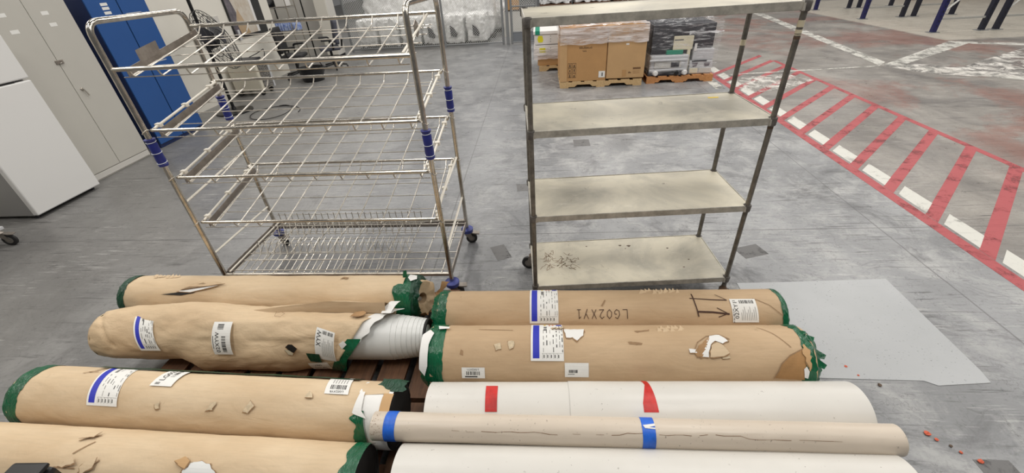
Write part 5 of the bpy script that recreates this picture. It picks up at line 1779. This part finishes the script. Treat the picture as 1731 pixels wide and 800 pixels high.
# wrapped machines on the orange pallet
MA = empty('wrapped_machine', (2.17, 8.35, 0.115), 0, 'charcoal boxes above a pale machine with rollers, left part of the wrapped pallet', 'machine', 'machines under film on the orange pallet')
put('base_tray', MB().box(-0.28, 0.42, -0.47, 0.40, 0.0, 0.05), M['dkgrey'], MA)
put('body', MB().box(-0.25, 0.40, -0.45, 0.40, 0.05, 0.33), M['lgrey'], MA, bevel=0.02)
put('front_panel', MB().box(-0.18, 0.28, -0.472, -0.451, 0.12, 0.24), M['panel'], MA, bevel=0.006)
put('dark_window', MB().box(0.10, 0.24, -0.480, -0.473, 0.14, 0.22), M['dkgrey'], MA)
for z in (0.10, 0.26):
    put('roller', MB().tube([(-0.27, -0.49, z), (0.36, -0.49, z)], 0.018, 10), M['lgrey'], MA, smooth=True)
for x in (-0.16, 0.34):
    put('knob', MB().lathe([(-0.55, 0.03), (-0.53, 0.045), (-0.48, 0.045), (-0.47, 0.03)], 'y', (x, 0, 0.055), 14), M['carton_w'], MA, smooth=True)
put('knob', MB().lathe([(-0.55, 0.03), (-0.53, 0.042), (-0.48, 0.042), (-0.47, 0.03)], 'y', (0.20, 0, 0.05), 14), M['black'], MA, smooth=True)
put('teal_part', MB().box(0.02, 0.30, -0.40, -0.2, 0.33, 0.40), M['teal'], MA, bevel=0.01)
put('upper_cabinet', MB().box(-0.24, 0.80, -0.36, 0.42, 0.42, 0.80), M['dkgrey'], MA, bevel=0.01)
put('mid_cabinet', MB().box(-0.24, 0.12, -0.33, 0.42, 0.33, 0.42), M['dkgrey'], MA, bevel=0.01)
put('ivory_door', MB().box(0.12, 0.45, -0.385, -0.361, 0.40, 0.62), M['ivory'], MA, bevel=0.006)
put('door_slot', MB().box(0.13, 0.28, -0.390, -0.386, 0.555, 0.567), M['dkgrey'], MA)
put('lower_leg', MB().box(0.37, 0.42, -0.40, -0.36, 0.05, 0.40), M['ivory'], MA)
MC = empty('wrapped_machine', (2.80, 8.35, 0.115), 0, 'light grey printer with ivory drawers, right part of the wrapped pallet', 'machine', 'machines under film on the orange pallet')
put('body', MB().box(-0.20, 0.19, -0.44, 0.38, 0.0, 0.22), M['lgrey'], MC, bevel=0.015)
put('upper_body', MB().box(-0.16, 0.19, -0.42, 0.38, 0.22, 0.41), M['lgrey'], MC, bevel=0.015)
put('drawer', MB().box(-0.19, -0.05, -0.452, -0.441, 0.02, 0.10), M['ivory'], MC, bevel=0.004)
put('drawer', MB().box(-0.03, 0.18, -0.452, -0.441, 0.02, 0.10), M['panel'], MC, bevel=0.004)
put('output_slot', MB().box(-0.17, 0.08, -0.446, -0.441, 0.205, 0.225), M['dkgrey'], MC)
put('dark_panel', MB().prism([(-0.16, 0.19), (-0.06, 0.19), (-0.08, 0.13), (-0.14, 0.12)], -0.446, -0.441, lambda a, b, c: (a, c, b)), M['poster_g'], MC)
put('dark_panel', MB().prism([(0.04, 0.19), (0.15, 0.19), (0.13, 0.13), (0.06, 0.12)], -0.446, -0.441, lambda a, b, c: (a, c, b)), M['poster_g'], MC)
put('button', MB().cyl(0, 0, 0, 0.006, 0.012, 10), M['black'], MC, (0.09, -0.44, 0.08)).rotation_euler.x = PI / 2
put('white_tag', MB().box(-0.16, -0.12, -0.43, -0.421, 0.38, 0.50), M['carton_w'], MC)
film_shell('stretch_film', 'sparse glossy stretch film round the charcoal boxes and machines', 1.885, 3.02, 7.845, 8.82, 0.14, 0.955, M['film_d'], 17, 0.035)
mb = MB().grid(lambda u, v: (2.5 + 0.56 * u, 7.86 - 0.05 * math.sin(u * 3) + 0.02 * v, 0.76 + 0.03 * u + 0.06 * v * (1 - 0.7 * u) + 0.02 * noise.noise(Vector((u * 6, v * 3, 0)))), 24, 5)
tag(put('film_tail', mb, M['film_f'], smooth=True), 'loose twisted tail of film sticking out at the wrapped machines', 'plastic film')

# ------------------------------------------------------------------ pallet rack uprights
GR = 'upright frames of the empty pallet rack'
nm = ['nearest', 'middle', 'farthest']
for row, (xa, xb) in enumerate(((9.21, 10.26), (10.57, 11.57))):
    for i, y in enumerate((11.36, 13.93, 16.38)):
        o = empty('rack_upright_frame', (xa, y, 0), 0, ('navy blue rack upright frame, %s of the row along the aisle' if row == 0 else 'dark rack upright frame, %s of the row behind the navy ones') % nm[i], 'rack', GR)
        w = xb - xa
        for k, x in enumerate((0.0, w)):
            p_ = put('post', MB().box(x - 0.05, x + 0.05, -0.045, 0.045, 0.01, 3.2), M['rackb'] if (row == 0 and k == 0) else M['rackd'], o, bevel=0.006)
            put('foot_plate', MB().box(x - 0.11, x + 0.11, -0.08, 0.08, 0.0, 0.012), M['fence_s'], o)
            for z in range(6):
                put('slot', MB().box(x - 0.012, x + 0.012, -0.0462, -0.0452, 0.12 + 0.1 * z, 0.16 + 0.1 * z), M['black'], p_)
        for z in (0.28, 1.5, 2.7):
            put('horizontal_brace', MB().box(0.05, w - 0.05, -0.02, 0.02, z - 0.02, z + 0.02), M['zinc'], o)
        put('diagonal_brace', MB().tube([(0.04, 0, 0.42), (w - 0.04, 0, 1.45)], 0.024, 4), M['zinc'], o)
        put('diagonal_brace', MB().tube([(w - 0.04, 0, 1.55), (0.04, 0, 2.62)], 0.024, 4), M['zinc'], o)
o = empty('long_pallet_stack', (15.6, 17.6, 0), rad(-12), 'dark brown stack of boards at the far top right corner behind the rack', 'boards')
for i in range(4):
    put('board', MB().box(-2.6, 2.6, -0.5, 0.5, 0.10 * i + 0.002, 0.10 * i + 0.092), M['wood_d'], o)

# ------------------------------------------------------------------ black case at the lower left corner
o = empty('black_case', (-1.69, 0.61, 0), rad(2), 'black plastic case end poking up at the lower left corner', 'case')
put('body', MB().box(-0.068, 0.068, -0.11, 0.035, 0.0, 0.680), M['black'], o, bevel=0.02)
put('lid', MB().box(-0.062, 0.062, -0.105, 0.032, 0.682, 0.700), M['black'], o, bevel=0.012)
